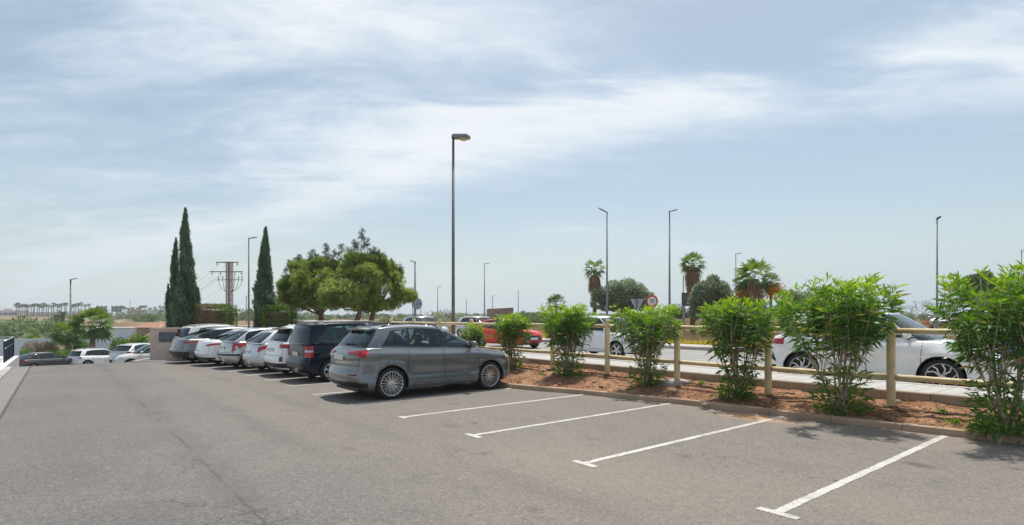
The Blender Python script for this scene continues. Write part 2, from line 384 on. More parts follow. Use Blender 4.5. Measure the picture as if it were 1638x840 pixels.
ground_mat('rear_kerb_concrete', lambda t, b, noi, dot, blob: b_conc(t, b, noi, dot, blob, (.40, .32, .25), (.27, .205, .15)))
ground_mat('plaza_white', lambda t, b, noi, dot, blob: b_conc(t, b, noi, dot, blob, (.66, .65, .64), (.56, .55, .54)))
ground_mat('grey_kerb', lambda t, b, noi, dot, blob: b_conc(t, b, noi, dot, blob, (.42, .40, .38), (.32, .30, .285)))
def b_line(t, b, noi, dot, blob):
    base = mixc(t, smooth_node(t, noi(2.5, 6, .7), .4, .66), (.60, .58, .545), (.44, .42, .385))
    wear = math_node(t, 'MAXIMUM', smooth_node(t, noi(50, 5, .75), .50, .60, 0, .8), smooth_node(t, noi(3.5, 6, .75), .55, .64, 0, .45))
    base = mixc(t, wear, base, (.24, .22, .20))
    t.links.new(base, b.inputs['Base Color']); b.inputs['Roughness'].default_value = .7
    bump_to(t, b, noi(70, 3), .4, .006)
ground_mat('worn_white_paint', b_line)
def b_tile(t, b, noi, dot, blob):
    g = N(t, 'ShaderNodeNewGeometry'); mp = N(t, 'ShaderNodeMapping'); mp.inputs['Rotation'].default_value = (0, 0, R(51)); t.links.new(g.outputs['Position'], mp.inputs[0])
    br = N(t, 'ShaderNodeTexBrick'); br.offset = 0; br.inputs['Scale'].default_value = 1; br.inputs['Brick Width'].default_value = .3; br.inputs['Row Height'].default_value = .3; br.inputs['Mortar Size'].default_value = .012
    br.inputs['Color1'].default_value = (.47, .455, .44, 1); br.inputs['Color2'].default_value = (.42, .405, .39, 1); br.inputs['Mortar'].default_value = (.24, .23, .22, 1); t.links.new(mp.outputs[0], br.inputs['Vector'])
    base = mixc(t, smooth_node(t, noi(1.4, 6, .65), .45, .75, 0, .5), br.outputs['Color'], (.34, .30, .26))
    t.links.new(base, b.inputs['Base Color']); b.inputs['Roughness'].default_value = .85; bump_to(t, b, br.outputs['Fac'], -.4, .006)
ground_mat('pavement_tile', b_tile)
M = lambda k: MATS[k]

# ------------------------------------------------------------------ ground sheets
def lin(a, b, step):
    k = max(1, int(round((b-a)/step))); return [a+(b-a)*i/k for i in range(k+1)]
def sheet(name, nl, sl, zf, m, **kw):
    mb = MB(); mb.grid([[(*NS(n_(s) if callable(n_) else n_, s), zf(n_(s) if callable(n_) else n_, s)) for n_ in nl] for s in sl])
    return mb.obj(name, m, smooth=True, kind='structure', **kw)
neg = [-3500, -2400, -1600, -1100, -800, -600, -450, -340, -260, -200, -150, -115, -90, -70, -55, -42, -32]
nl = neg+lin(-24, 70, 2)+[74, 80, 86, 93, 100, 108, 116, 125, 135, 147, 160, 175, 190, 210, 235, 265, 300, 340, 390, 450, 530, 640, 800, 1050, 1500, 2200, 3500]
sl = [-3500, -2000, -1000, -500, -300, -180, -110, -70, -45, -30, -20, -12]+lin(-8, 120, 2)+lin(124, 260, 4)+[268, 277, 287, 298, 310, 323, 337, 352, 368, 385, 405, 430, 460, 500, 560, 640, 760, 950, 1300, 1900, 2700, 3600]
def terrain_z(n, s):
    x, y = NS(n, s); z = ground(x, y)
    if (-10.5 < n < 7 and -42 < s < 61) or (6 < n < 24.5 and -62 < s < 33) or (12.5 < n < 24.5): z -= .16
    return z
sheet('ground', nl, sl, terrain_z, M('dry_field'))
sheet('parking_lot', [-1.3, -.9, -.4, 1, 2, 3, 4, 5, 6, 7, 8, (lambda s: nk(s)+.05)], lin(-40, 29, 1), lambda n, s: lot_z(s), M('asphalt'))
sheet('lower_parking_lot', [-12]+lin(-11, 8, 1), lin(29, 62, 1), lambda n, s: lot_z(s)+.004, M('asphalt'))
sheet('road', [13.4, 15, 18, 21, 23.7], lin(-70, 330, 5), lambda n, s: .2, M('pale_road'))
sheet('far_road', [47, 49, 52], lin(-70, 330, 5), lambda n, s: ground(*NS(n, s))+.14, M('pale_road'))
# raised strips: pavement slabs with real kerb faces
def strip(name, n0, n1, z0, z1, s0, s1, m, step=2.0, joint=.0, **kw):
    mb = MB(); r = []
    for s in lin(s0, s1, step):
        r.append([(*NS(n0, s), z0), (*NS(n0+.01, s), z1-.015), (*NS(n0+.025, s), z1), (*NS(n1-.025, s), z1), (*NS(n1-.01, s), z1-.015), (*NS(n1, s), z0)])
    mb.grid(r); return mb.obj(name, m, kind='structure', **kw)
strip('pavement', 11.87, 13.2, .05, .446, -70, 330, M('pavement_tile'))
strip('far_pavement', 23.7, 25.6, .1, .36, -70, 330, M('pavement_concrete'))
# white plaza left of the lot
def plaza_z(s): return .12-.012*max(0, s-9)
sheet('plaza', [-14, -8, -4, -1.5], lin(-30, 39, 1.5), lambda n, s: plaza_z(s), M('plaza_white'))
mbw = MB(); mbw.grid([[(*NS(-1.5, s), plaza_z(s)+.0), (*NS(-1.5, s), min(plaza_z(s)-.4, lot_z(s)-.3))] for s in lin(28, 39, 1)])
mbw.grid([[(*NS(n, 39), plaza_z(39)), (*NS(n, 39), -3)] for n in (-14, -8, -1.5)])
mbw.obj('retaining_wall', M('grey_kerb'), label='low grey retaining wall under the dark railing at the plaza edge', cat='wall')

def kerb_run(name, pts_fn, s0, s1, w_, z0f, z1f, m, seglen=1.0, rnd=.035, joint=.008):
    """row of kerb stones; pts_fn(s)-> n of the inner (lot-side) face"""
    root = empty(name, kind='structure')
    k = int(round((s1-s0)/seglen))
    for i in range(k):
        a = s0+(s1-s0)*i/k+joint/2; b = s0+(s1-s0)*(i+1)/k-joint/2
        jit = random.uniform(-.006, .006); mb = MB(); rows = []
        for s in (a, (a+b)/2, b):
            n0 = pts_fn(s)+jit; zb, zt = z0f(s), z1f(s)+jit*.7
            rows.append([(*NS(n0, s), zb), (*NS(n0+.004, s), zt-rnd), (*NS(n0+.012, s), zt-rnd*.35), (*NS(n0+rnd, s), zt), (*NS(n0+w_-rnd*.7, s), zt), (*NS(n0+w_, s), zt-rnd*.7), (*NS(n0+w_, s), zb)])
        mb.grid(rows)
        mb.f += [tuple(range(6, -1, -1)), tuple(range(14, 21))]
        o = mb.obj('kerb_stone', m, root, smooth=False)
    return root
kerb_run('bed_kerb', nk, -7, 32, .125, lambda s: lot_z(s)-.1, lambda s: lot_z(s)+.108, M('kerb_concrete'))
kerb_run('plaza_kerb', lambda s: -1.5, -8, 28.6, .2, lambda s: lot_z(s)-.2, lambda s: max(plaza_z(s)+.01, lot_z(s)+.1), M('grey_kerb'))
kerb_run('rear_bed_kerb', lambda s: 11.72, -9, 60, .15, lambda s: .0, lambda s: .458, M('rear_kerb_concrete'), 1.5, .02)
kerb_run('road_kerb', lambda s: 13.2, -9, 90, .2, lambda s: .0, lambda s: .462, M('pavement_concrete'), 1.5, .03)

# soil bed
def bed_z(n, s):
    a = (n-nk(s)-.15)/(11.72-nk(s)-.15)
    x, y = NS(n, s)
    z = lot_z(min(s, 28))+.07+(.30-.07-lot_z(min(s, 28)))*(a**.8 if a > 0 else 0)
    z += .035*noise.noise(Vector((x*1.3, y*1.3, 0)))+.022*noise.noise(Vector((x*4.1, y*4.1, 5)))+.012*noise.noise(Vector((x*11, y*11, 9)))
    return z
def bedsheet(name, s0, s1, ds, k):
    mb = MB(); rows = []
    for s in lin(s0, s1, ds):
        a = nk(s)+.12; b = 11.75
        rows.append([(*NS(a+(b-a)*j/k, s), bed_z(a+(b-a)*j/k, s)) for j in range(k+1)])
    mb.grid(rows); return mb.obj(name, M('red_soil'), smooth=True, kind='structure')
bedsheet('planting_bed', -7, 34, .07, 34)

# painted bays
def line_mesh(name, s, n0, n1, w_=.092, tbar=.20, bend=0.):
    mb = MB(); rows = []
    k = 150
    for i in range(k+1):
        n = n0+(n1-n0)*i/k; j = .004*math.sin(i*.4+s)+random.uniform(-.004, .004)
        zz_ = lot_z(s)+.004
        rows.append([(*NS(n, s-w_/2+j), zz_), (*NS(n, s+w_/2+j*.6+random.uniform(-.004, .004)), zz_)])
    mb.grid(rows)
    if tbar:
        zz_ = lot_z(s)+.004; pts = []
        for ss in lin(s-tbar, s+tbar*.85, .07): pts.append([(*NS(n0-.095+.003*math.sin(ss*31), ss), zz_), (*NS(n0-.001, ss), zz_)])
        mb.grid(pts)
    return mb.obj(name, M('worn_white_paint'), kind='structure')
LINES = [(2.46, 5.13, 10.32), (4.76, 5.02, 10.07), (6.93, 4.90, 9.8), (8.97, 4.82, 9.36), (11.02, 4.66, 8.9), (13.15, 4.66, 8.9), (15.4, 4.75, 9.0), (17.4, 4.75, 9.1), (19.4, 4.7, 9.1), (21.5, 4.6, 9.1), (23.7, 4.6, 9.1), (25.9, 4.6, 9.1)]
for (s, a, b_) in LINES: line_mesh('parking_line', s, a, b_, tbar=.20 if s < 8 else (.12 if s < 10 else 0))
mbr = MB()
for k in range(-8, 60):
    mbr.grid([[(*NS(n, s), .204) for n in (18.45, 18.57)] for s in lin(k*5, k*5+2, 1)])
mbr.obj('road_line', M('worn_white_paint'), kind='structure')

# ------------------------------------------------------------------ common materials
mat('fence_cream', (.80, .655, .40), .6, nscale=5, bump=.3, bscale=24, col2=(.66, .52, .29))
mat('black_rubber', (.018, .018, .019), .75, var=.2, nscale=20)
mat('black_plastic', (.022, .022, .024), .5, var=.2, nscale=15)
mat('black_gloss', (.008, .008, .009), .12, coat=.6, var=.1)
mat('chrome', (.72, .72, .74), .18, 1., var=.05)
mat('alloy', (.62, .62, .63), .30, .9, var=.06, nscale=9)
mat('alloy_dark', (.10, .10, .105), .4, .6, var=.1)
mat('tail_red', (.42, .006, .008), .16, coat=.8, var=.15, nscale=14)
mat('tail_dark_red', (.16, .004, .006), .16, coat=.8, var=.2, nscale=14)
mat('lamp_clear', (.62, .62, .64), .12, .35, coat=.8, var=.15, nscale=22)
mat('plate_white', (.66, .66, .63), .45, var=.06)
mat('plate_blue', (.02, .07, .35), .4, var=.05)
mat('seam_dark', (.012, .012, .012), .8, var=.1)
mat('galvanised', (.30, .31, .32), .5, .6, var=.12, nscale=4)
mat('pole_brown', (.17, .145, .13), .55, .2, var=.1, nscale=4)
mat('pole_grey', (.24, .245, .25), .55, .3, var=.1, nscale=4)
mat('hose_black', (.015, .014, .013), .6, var=.2)
mat('bark', (.17, .12, .085), .95, var=.25, nscale=9, bump=.8, bscale=25)
mat('bark_grey', (.24, .21, .17), .95, var=.25, nscale=9, bump=.6, bscale=25)
mat('stem_tan', (.40, .33, .22), .85, var=.25, nscale=14, bump=.3)
mat('palm_skirt', (.27, .155, .09), .95, col2=(.15, .085, .05), nscale=7, bump=.6, bscale=20)
def car_paint(name, col, metal=.0, rough=.32, coat=.8):
    return mat(name, col, rough, metal, coat=coat, var=.03, nscale=2.5)
def glass_mat(name, tint):
    m = bpy.data.materials.new(name); m.use_nodes = True; t = m.node_tree; t.nodes.clear()
    co = N(t, 'ShaderNodeTexCoord'); nz = N(t, 'ShaderNodeTexNoise'); nz.inputs['Scale'].default_value = 3; nz.inputs['Detail'].default_value = 4; t.links.new(co.outputs['Object'], nz.inputs['Vector'])
    tr = N(t, 'ShaderNodeBsdfTransparent'); t.links.new(mixc(t, smooth_node(t, nz.outputs[0], .4, .65), tint, tuple(c*.88 for c in tint)), tr.inputs[0])
    gl = N(t, 'ShaderNodeBsdfGlossy'); gl.inputs['Roughness'].default_value = .02; gl.inputs['Color'].default_value = (.9, .95, 1, 1)
    fr = N(t, 'ShaderNodeFresnel'); fr.inputs['IOR'].default_value = 1.5
    mx = N(t, 'ShaderNodeMixShader'); t.links.new(math_node(t, 'ADD', fr.outputs[0], .02), mx.inputs[0]); t.links.new(tr.outputs[0], mx.inputs[1]); t.links.new(gl.outputs[0], mx.inputs[2])
    o = N(t, 'ShaderNodeOutputMaterial'); t.links.new(mx.outputs[0], o.inputs[0]); MATS[name] = m; return m
glass_mat('glass_tinted', (.34, .44, .46)); glass_mat('glass_teal', (.28, .50, .50)); glass_mat('glass_pale', (.62, .74, .74)); glass_mat('glass_dark', (.10, .12, .13))
mat('seat_cloth', (.035, .035, .038), .85, var=.2, nscale=9); mat('dash_grey', (.05, .05, .052), .7, var=.15)

# ------------------------------------------------------------------ cars
class Car:
    """closed-form car surface: lower body BP(p, z) and cabin CP(p, u); p runs 0 (front centre) .. 1 .. 2 .. 3 (rear centre) on the left side"""
    def __init__(c, **k):
        c.L = 4.4; c.W = 1.8; c.H = 1.6; c.wb = 2.65; c.fo = .88; c.R = .345; c.rimr = .255; c.tw = .225
        c.eF = .44; c.eR = .42; c.nF = 2.5; c.nR = 3.0; c.sill = .23; c.flare = .022; c.Wb = .885; c.crown = .03
        c.offF = [(0, .10), (.25, 0), (.5, .0), (.75, .05), (.9, .13), (1, .22)]
        c.offR = [(0, .14), (.18, .02), (.4, 0), (.50, .05), (.75, .10), (1, .17)]
        c.Wv = [(0, .925), (.12, .968), (.3, .992), (.5, 1.0), (.68, .99), (.76, .992), (.86, .962), (.94, .93), (1, .885)]
        c.roof = None; c.belt = None
        for a, b in k.items(): setattr(c, a, b)
        c.XF = c.wb/2+c.fo; c.XR = c.XF-c.L; c.X1 = c.XF-c.eF; c.X2 = c.XR+c.eR; c.hw = c.W/2; c.Ra = c.R+getattr(c, 'arch_gap', .055)
    def zt(c, x): return sinterp(c.belt, x)
    def zb(c, x):
        e = max(0, x-c.wb/2-.42)+max(0, -x-c.wb/2-.42); return c.sill+.10*min(1, e*1.6)
    def BP(c, p, z=None, v=None, clamp=False):
        for it in range(3 if v is None else 1):
            vv = v if v is not None else .5
            if v is None and it > 0: vv = min(1, max(0, (z-zb)/(zt-zb)))
            w_ = c.hw*sinterp(c.Wv, vv)
            xF = c.XF-sinterp(c.offF, vv); xR = c.XR+sinterp(c.offR, vv)
            if p <= 1:
                th = p*math.pi/2; y = w_*math.sin(th)**(2/c.nF); x = c.X1+(xF-c.X1)*max(0, math.cos(th))**(2/c.nF)
            elif p <= 2: x = c.X1+(c.X2-c.X1)*(p-1); y = w_
            else:
                th = (3-p)*math.pi/2; y = w_*math.sin(th)**(2/c.nR); x = c.X2+(xR-c.X2)*max(0, math.cos(th))**(2/c.nR)
            zt = c.zt(x); zb = c.zb(x)
        zz = zb+(zt-zb)*vv if v is not None else z
        y *= 1-.045*(abs(x)/(c.L/2))**4
        for xw in (c.wb/2, -c.wb/2):
            dd = math.hypot(x-xw, zz-c.R)-c.Ra
            if -.05 < dd < .30 and abs(y) > .5*c.hw: y += c.flare*math.exp(-((dd-.02)/.10)**2)*(1 if y > 0 else -1)*(1-sstep(.82, 1, vv))
            if clamp and abs(y) > .55*c.hw and abs(x-xw) < c.Ra:
                zz = max(zz, c.R+math.sqrt(max(0, c.Ra**2-(x-xw)**2)))
        return Vector((x, y, zz))
    def nrm(c, fn, p, q):
        e = .02; a = fn(min(3, p+e), q)-fn(max(0, p-e), q); b = fn(p, q+e)-fn(p, q-e)
        n = a.cross(b)
        if n.length < 1e-9: n = Vector((-1, 0, 0))
        n.normalize(); P = fn(p, q); o = Vector((P.x*.6, P.y, (P.z-.5)*.5))
        return n if n.dot(o) > 0 else -n
    def B(c, p, z, off=.004): return c.BP(p, z)+c.nrm(lambda a, b: c.BP(a, b), p, z)*off
    def Bx(c, x, z, off=.004): return c.B(1+(c.X1-x)/(c.X1-c.X2), z, off)
    def CP(c, p, u):
        bx = c.wsb; rx = c.rwb; wb_ = c.hw*c.Wb+.002; wr = c.Wr
        def outline(xf, xr, w_, e1, e2, n):
            if p <= 1:
                th = p*math.pi/2; return xf-e1+e1*max(0, math.cos(th))**(2/n), w_*math.sin(th)**(2/n)
            if p <= 2: return (xf-e1)+((xr+e2)-(xf-e1))*(p-1), w_
            th = (3-p)*math.pi/2; return xr+e2-e2*max(0, math.cos(th))**(2/n), w_*math.sin(th)**(2/n)
        x0, y0 = outline(bx, rx, wb_, getattr(c, 'ce', .32), .22, 2.6); x1, y1 = outline(c.rf, c.rr, wr, .20, getattr(c, 'ce2', .16), 2.6)
        y0 *= 1-.045*(abs(x0)/(c.L/2))**4
        z0 = c.zt(x0)-.004+c.crown*.9*(1-(y0/wb_)**2); z1 = sinterp(c.roof, x1)-c.crown*.3
        if p <= 1: z1 += .03*(1-(y1/wr)**2); 
        if p >= 2: z1 += .02*(1-(y1/wr)**2)
        bl = math.sin(math.pi*min(1, max(0, u)))
        y = y0+(y1-y0)*u; x = x0+(x1-x0)*u
        y += .022*bl*(1 if p > .55 and p < 2.5 else y/max(.01, wb_))
        if p < 1: x += .03*bl*(1-p)
        if p > 2: x -= getattr(c, 'rbulge', .03)*bl*(p-2)
        return Vector((x, y, z0+(z1-z0)*u))
    def C(c, p, u, off=.004): return c.CP(p, u)+c.nrm(lambda a, b: c.CP(a, b), p, u)*off
    def psamples(c):
        a = [i/12 for i in range(13)]
        xs = set(round(x, 4) for x in lin(c.X2, c.X1, .09))
        for xw in (c.wb/2, -c.wb/2):
            xs = {x for x in xs if abs(x-xw) > c.Ra+.03}
            for k in range(0, 19):
                xs.add(round(xw+c.Ra*math.cos(math.pi*k/18), 4))
            xs |= {round(xw+c.Ra+.003, 4), round(xw-c.Ra-.003, 4)}
        xs = sorted([x for x in xs if c.X2 < x < c.X1], reverse=True)
        s_ = [1+(c.X1-x)/(c.X1-c.X2) for x in xs]
        return a+s_+[2+i/12 for i in range(13)]
def mirror_rows(rows): return [[Vector((p[0], -p[1], p[2])) for p in r] for r in rows]
def patchobj(name, m, parent, rowsets, smooth=True, thick=0, **kw):
    mb = MB()
    for r in rowsets: mb.grid(r)
    return mb.obj(name, m, parent, smooth=smooth, weld=True, **kw)
WHEELS = {}
def wheel_meshes(Rr, rimr, tw, style):
    key = (Rr, rimr, tw, style)
    if key in WHEELS: return WHEELS[key]
    h = tw/2; t = MB()
    prof = [(rimr-.01, -h*.8), (rimr, -h*.92), (rimr+.02, -h), (Rr-.045, -h*1.04), (Rr-.015, -h*.93), (Rr, -h*.7), (Rr+.001, -h*.34), (Rr-.007, -h*.32), (Rr-.007, -h*.26), (Rr+.002, -h*.24), (Rr+.002, h*.24), (Rr-.007, h*.26), (Rr-.007, h*.32), (Rr+.001, h*.34), (Rr, h*.7), (Rr-.015, h*.93), (Rr-.045, h*1.04), (rimr+.02, h), (rimr, h*.92), (rimr-.01, h*.8)]
    t.lathe(prof, 40, 'y')
    rim = MB(); bk = MB()
    rim.lathe([(rimr+.004, h*.93), (rimr-.006, h*.98), (rimr-.018, h*.9), (rimr-.022, h*.5), (rimr-.03, -h*.6), (rimr+.0, -h*.9)], 40, 'y')
    bk.lathe([(0.001, h*.12), (rimr-.03, h*.12), (rimr-.028, 0)], 32, 'y')
    yf = h*.80; hubr = .062
    def spoke(a0, a1, w0, w1, r0, r1, yo=0., th=.03):
        """flat bar from angle a0 at r0 to a1 at r1"""
        p0 = Vector((r0*math.cos(a0), yf*.82+yo, r0*math.sin(a0))); p1 = Vector((r1*math.cos(a1), yf+yo*.5+.008, r1*math.sin(a1)))
        d = (p1-p0).normalized(); q = d.cross(Vector((0, 1, 0))).normalized()
        vs = []
        for P, ww in ((p0, w0), (p1, w1)):
            vs += [P+q*ww, P-q*ww, P-q*ww*1.1-Vector((0, th, 0)), P+q*ww*1.1-Vector((0, th, 0))]
        rim.add(vs, [(0, 1, 5, 4), (1, 2, 6, 5), (2, 3, 7, 6), (3, 0, 4, 7), (0, 3, 2, 1), (4, 5, 6, 7)])
    rr = rimr-.012
    if style == 'multi':
        for k in range(10):
            a = 2*math.pi*k/10; da = .155
            spoke(a-.06, a-da, .011, .0075, .05, rr); spoke(a+.06, a+da, .011, .0075, .05, rr)
    elif style == 'five':
        for k in range(5):
            a = 2*math.pi*k/5+.3; spoke(a, a, .045, .03, .04, rr)
    elif style == 'ten':
        for k in range(5):
            a = 2*math.pi*k/5+.2; spoke(a-.12, a-.2, .014, .017, .05, rr); spoke(a+.12, a+.2, .014, .017, .05, rr)
    elif style == 'blade':
        for k in range(7):
            a = 2*math.pi*k/7+.1; spoke(a, a+.1, .025, .03, .05, rr)
    else:   # angular: forked spokes with cross links
        for k in range(5):
            a = 2*math.pi*k/5+math.pi/2+.25
            spoke(a, a-.08, .016, .012, .05, rr*.66); spoke(a-.08, a-.42, .012, .013, rr*.64, rr)
            spoke(a, a+.38, .014, .012, .05, rr*.72); spoke(a+.38, a+.18, .012, .012, rr*.70, rr)
    rim.lathe([(.001, yf+.0), (hubr*.6, yf), (hubr, yf-.012), (hubr*1.05, yf*.4)], 20, 'y')
    for k in range(5):
        a = 2*math.pi*k/5; rim.lathe([(.001, yf*.62), (.009, yf*.60), (.009, yf*.5)], 6, 'y', (.05*math.cos(a)*1.5, 0, .05*math.sin(a)*1.5))
    def fin(b, nm, m, sm=False):
        me = b.mesh(nm, sm); bm = bmesh.new(); bm.from_mesh(me); bmesh.ops.recalc_face_normals(bm, faces=bm.faces); bm.to_mesh(me); bm.free(); me.materials.append(m); return me
    WHEELS[key] = (fin(t, 'tyre', M('black_rubber'), True), fin(rim, 'rim', M('alloy')), fin(bk, 'brake_backing', M('black_plastic')))
    return WHEELS[key]
def build_car(name, loc, heading, c, paint, label, cat='car', group=None, glass='glass_tinted', cladding=False, lights=(), head=None, rails=None,
              style='five', seams=(), windows=(), plate_z=.8, spoiler=0, bumper_black=(.0, .0), extras=(), rear_glass=True, tilt=None, black_roof=False, plate=True, fplate=True, chrome_trim=False):
    root = empty(name, loc, heading, label, cat, group)
    if tilt: root.rotation_euler = (tilt[0], tilt[1], heading)
    P = MATS[paint]; ps = c.psamples()
    # body shell
    mb = MB(); vlev = [0, .05, .12, .2, .3, .4, .5, .6, .66, .72, .76, .80, .86, .90, .94, .975, 1]
    rows = [[c.BP(p, v=v, clamp=True) for p in ps] for v in vlev]
    mb.grid(rows); mb.grid(mirror_rows(rows))
    top = rows[-1]; cr = []
    for q in top:
        cr.append([Vector((q.x, q.y*t, q.z+c.crown*(1-t*t)*min(1, abs(q.y)/.4)-.0)) for t in (1, .97, .9, .8, .6, .3, 0, -.3, -.6, -.8, -.9, -.97, -1)])
    base_k = len(mb.v); m_ = len(cr[0]); mb.v += [tuple(p) for r in cr for p in r]
    for i in range(len(cr)-1):
        for j in range(m_-1):
            xm = (cr[i][j].x+cr[i+1][j].x)/2
            if c.rwb+.16 < xm < c.wsb-.22 and 1 <= j <= m_-3: continue
            mb.f.append((base_k+i*m_+j, base_k+i*m_+j+1, base_k+(i+1)*m_+j+1, base_k+(i+1)*m_+j))
    mb.obj('body', P, root, smooth=True, weld=True)
    # wheel wells + underbody
    wl = MB(); wi = c.hw-c.tw-.10
    for xw in (c.wb/2, -c.wb/2):
        rr_ = []; 
        for k in range(0, 19):
            a = math.pi*k/18; x = xw+(c.Ra)*math.cos(a); z = c.R+c.Ra*math.sin(a)
            y = abs(c.BP(1+(c.X1-min(max(x, c.X2), c.X1))/(c.X1-c.X2), z).y)-.008
            rr_.append([Vector((x, y, z-.001)), Vector((x, wi, z))])
        rr_ = [[Vector((xw+c.Ra, r.y if 0 else rr_[0][0].y, c.sill)), Vector((xw+c.Ra, wi, c.sill))]]+rr_+[[Vector((xw-c.Ra, rr_[-1][0].y, c.sill)), Vector((xw-c.Ra, wi, c.sill))]] if False else rr_
        wl.grid(rr_); wl.grid(mirror_rows(rr_))
    wl.box(((c.XF+c.XR)/2, 0, .42), (c.L-.5, 2*wi, .46))
    wl.box((0, 0, c.sill+.03), (c.wb-2*c.Ra-.05, 2*c.hw*.9, .06))
    wl.box((c.XR+.40, 0, c.sill+.16), (.34, 2*c.hw*.76, .10))
    wl.obj('underbody', M('black_plastic'), root)
    # cabin
    def in_window(p, u, e=0.):
        if p < .86+e and .07-e < u < .95+e: return True
        if rear_glass and p > 2.30-e and .12-e < u < .86+e: return True
        for (a0, a1, b0, b1, u0, u1a, u1b) in windows:
            lo = a0+(b0-a0)*(u-u0)/(u1a-u0); hi = a1+(b1-a1)*(u-u0)/(u1a-u0)
            if lo-e < p < hi+e:
                ut = u1a+(u1b-u1a)*(p-lo)/max(.01, hi-lo)
                if u0-e < u < ut+e: return True
        return False
    ul = lin(0, 1, 1/24); cps = lin(0, 1, 1/14)+lin(1, 2, 1/64)[1:]+lin(2, 3, 1/14)[1:]
    cb = MB(); rows = [[c.CP(p, 1) for p in cps]]
    sk = lambda u, p: in_window(p, u, .004)
    cb.grid_skip(lambda u, p: c.CP(p, u), ul, cps, sk)
    cb.grid_skip(lambda u, p: (lambda q: (q.x, -q.y, q.z))(c.CP(p, u)), ul, cps, sk)
    cr = []
    for q in rows[-1]:
        hgt = .045*min(1, abs(q.y)/.3)
        cr.append([Vector((q.x+(-.03 if q.x > .2 else .03)*0, q.y*t, q.z+hgt*(1-abs(t)**3))) for t in (1, .98, .94, .87, .75, .5, 0, -.5, -.75, -.87, -.94, -.98, -1)])
    cb.grid(cr)
    cab = cb.obj('cabin', P if not black_roof else M('black_gloss'), root, smooth=True, weld=True)
    def two(name, m, fn, p0, p1, lo, hi, nj=8, ni=4, off=.004, sides=(1, -1), lab=None):
        """patch on both sides; lo/hi functions of t in 0..1"""
        lo_ = lo if callable(lo) else (lambda t: lo); hi_ = hi if callable(hi) else (lambda t: hi)
        r = [[fn(p0+(p1-p0)*j/nj, lo_(j/nj)+(hi_(j/nj)-lo_(j/nj))*i/ni, off) for j in range(nj+1)] for i in range(ni+1)]
        res = []
        for s_ in sides:
            res.append(patchobj(name, m, root, [r if s_ == 1 else mirror_rows(r)]))
        return res
    def centre(name, m, fn, p0, lo, hi, nj=8, ni=5, off=.004, end=3.0):
        lo_ = lo if callable(lo) else (lambda t: lo); hi_ = hi if callable(hi) else (lambda t: hi)
        rows = []
        for i in range(ni+1):
            half = [fn(p0+(end-p0)*j/nj, lo_(j/nj)+(hi_(j/nj)-lo_(j/nj))*i/ni, off) for j in range(nj+1)]
            half[-1] = Vector((half[-1].x, 0, half[-1].z))
            rows.append(half+[Vector((q.x, -q.y, q.z)) for q in half[-2::-1]])
        return patchobj(name, m, root, [rows])
    # glass
    G = M(glass)
    def surround(name, pa, pb_, ua, ub):
        g_ = MB(); sk2 = lambda p, u: in_window(p, u, -.004)
        P_ = lin(pa, pb_, .02); U_ = lin(ua, ub, .02)
        g_.grid_skip(lambda p, u: c.C(p, u, .003), P_, U_, sk2); g_.grid_skip(lambda p, u: (lambda q: (q.x, -q.y, q.z))(c.C(p, u, .003)), P_, U_, sk2)
        g_.obj(name, M('black_gloss'), root, smooth=True, weld=True)
    surround('windscreen_surround', 0, .91, .03, .975)
    centre('windscreen', G, c.C, .86, .07, .95, off=.006, end=0.0)
    if rear_glass:
        surround('rear_window_surround', 2.17, 3, .06, .93)
        centre('rear_window', G, c.C, 2.30, .12, .86, off=.006)
    if windows:
        w0, w1 = windows[0], windows[-1]; g_ = MB(); NJ, NI = 90, 22
        def bandpt(g, f):
            pb = w0[0]-.015+(w1[1]-w0[0]+.03)*g; pt = w0[2]-.012+(w1[3]-w0[2]+.024)*g; e = g*len(windows); k2 = min(len(windows)-1, int(e))
            ut = windows[k2][5]+(windows[k2][6]-windows[k2][5])*(e-k2)+.018; return pb+(pt-pb)*f, .085+(ut-.085)*f
        for s_ in (1, -1):
            g_.grid_skip(lambda g, f: (lambda q: (q.x, s_*q.y, q.z))(c.C(*bandpt(g, f), .0018)), [a/NJ for a in range(NJ+1)], [a/NI for a in range(NI+1)], lambda g, f: in_window(*bandpt(g, f), -.002))
        g_.obj('window_band', M('black_gloss'), root, smooth=True, weld=True)
    # side windows: list of (p0 bottom, p1 bottom, p0 top, p1 top, u0, u1a, u1b)
    for wi_, (a0, a1, b0, b1, u0, u1a, u1b) in enumerate(windows):
        def wr(d, off):
            rr_ = []
            for i in range(6):
                f = i/5; row = []
                for j in range(9):
                    g = j/8; pb = a0-d*.6+(a1-a0+d*1.2)*g; pt = b0-d*.6+(b1-b0+d*1.2)*g
                    ut = u1a+(u1b-u1a)*g+d*.8; ub = u0-d*.6
                    row.append(c.C(pb+(pt-pb)*f, ub+(ut-ub)*f, off))
                rr_.append(row)
            return rr_
        for s_ in (1, -1):
            ro = wr(.028, .003); ri = wr(0, .006)
            def loop_(r): return r[0]+[q[-1] for q in r[1:]]+r[-1][-2::-1]+[q[0] for q in r[-2:0:-1]]
            lo_, li_ = loop_(ro), loop_(ri); lo_ += lo_[:1]; li_ += li_[:1]
            fr = patchobj('window_trim', M('chrome' if chrome_trim else 'black_gloss'), root, [[lo_, li_] if s_ == 1 else mirror_rows([lo_, li_])])
            patchobj('side_window', G, root, [ri if s_ == 1 else mirror_rows(ri)])
    belt0 = c.zt(0)
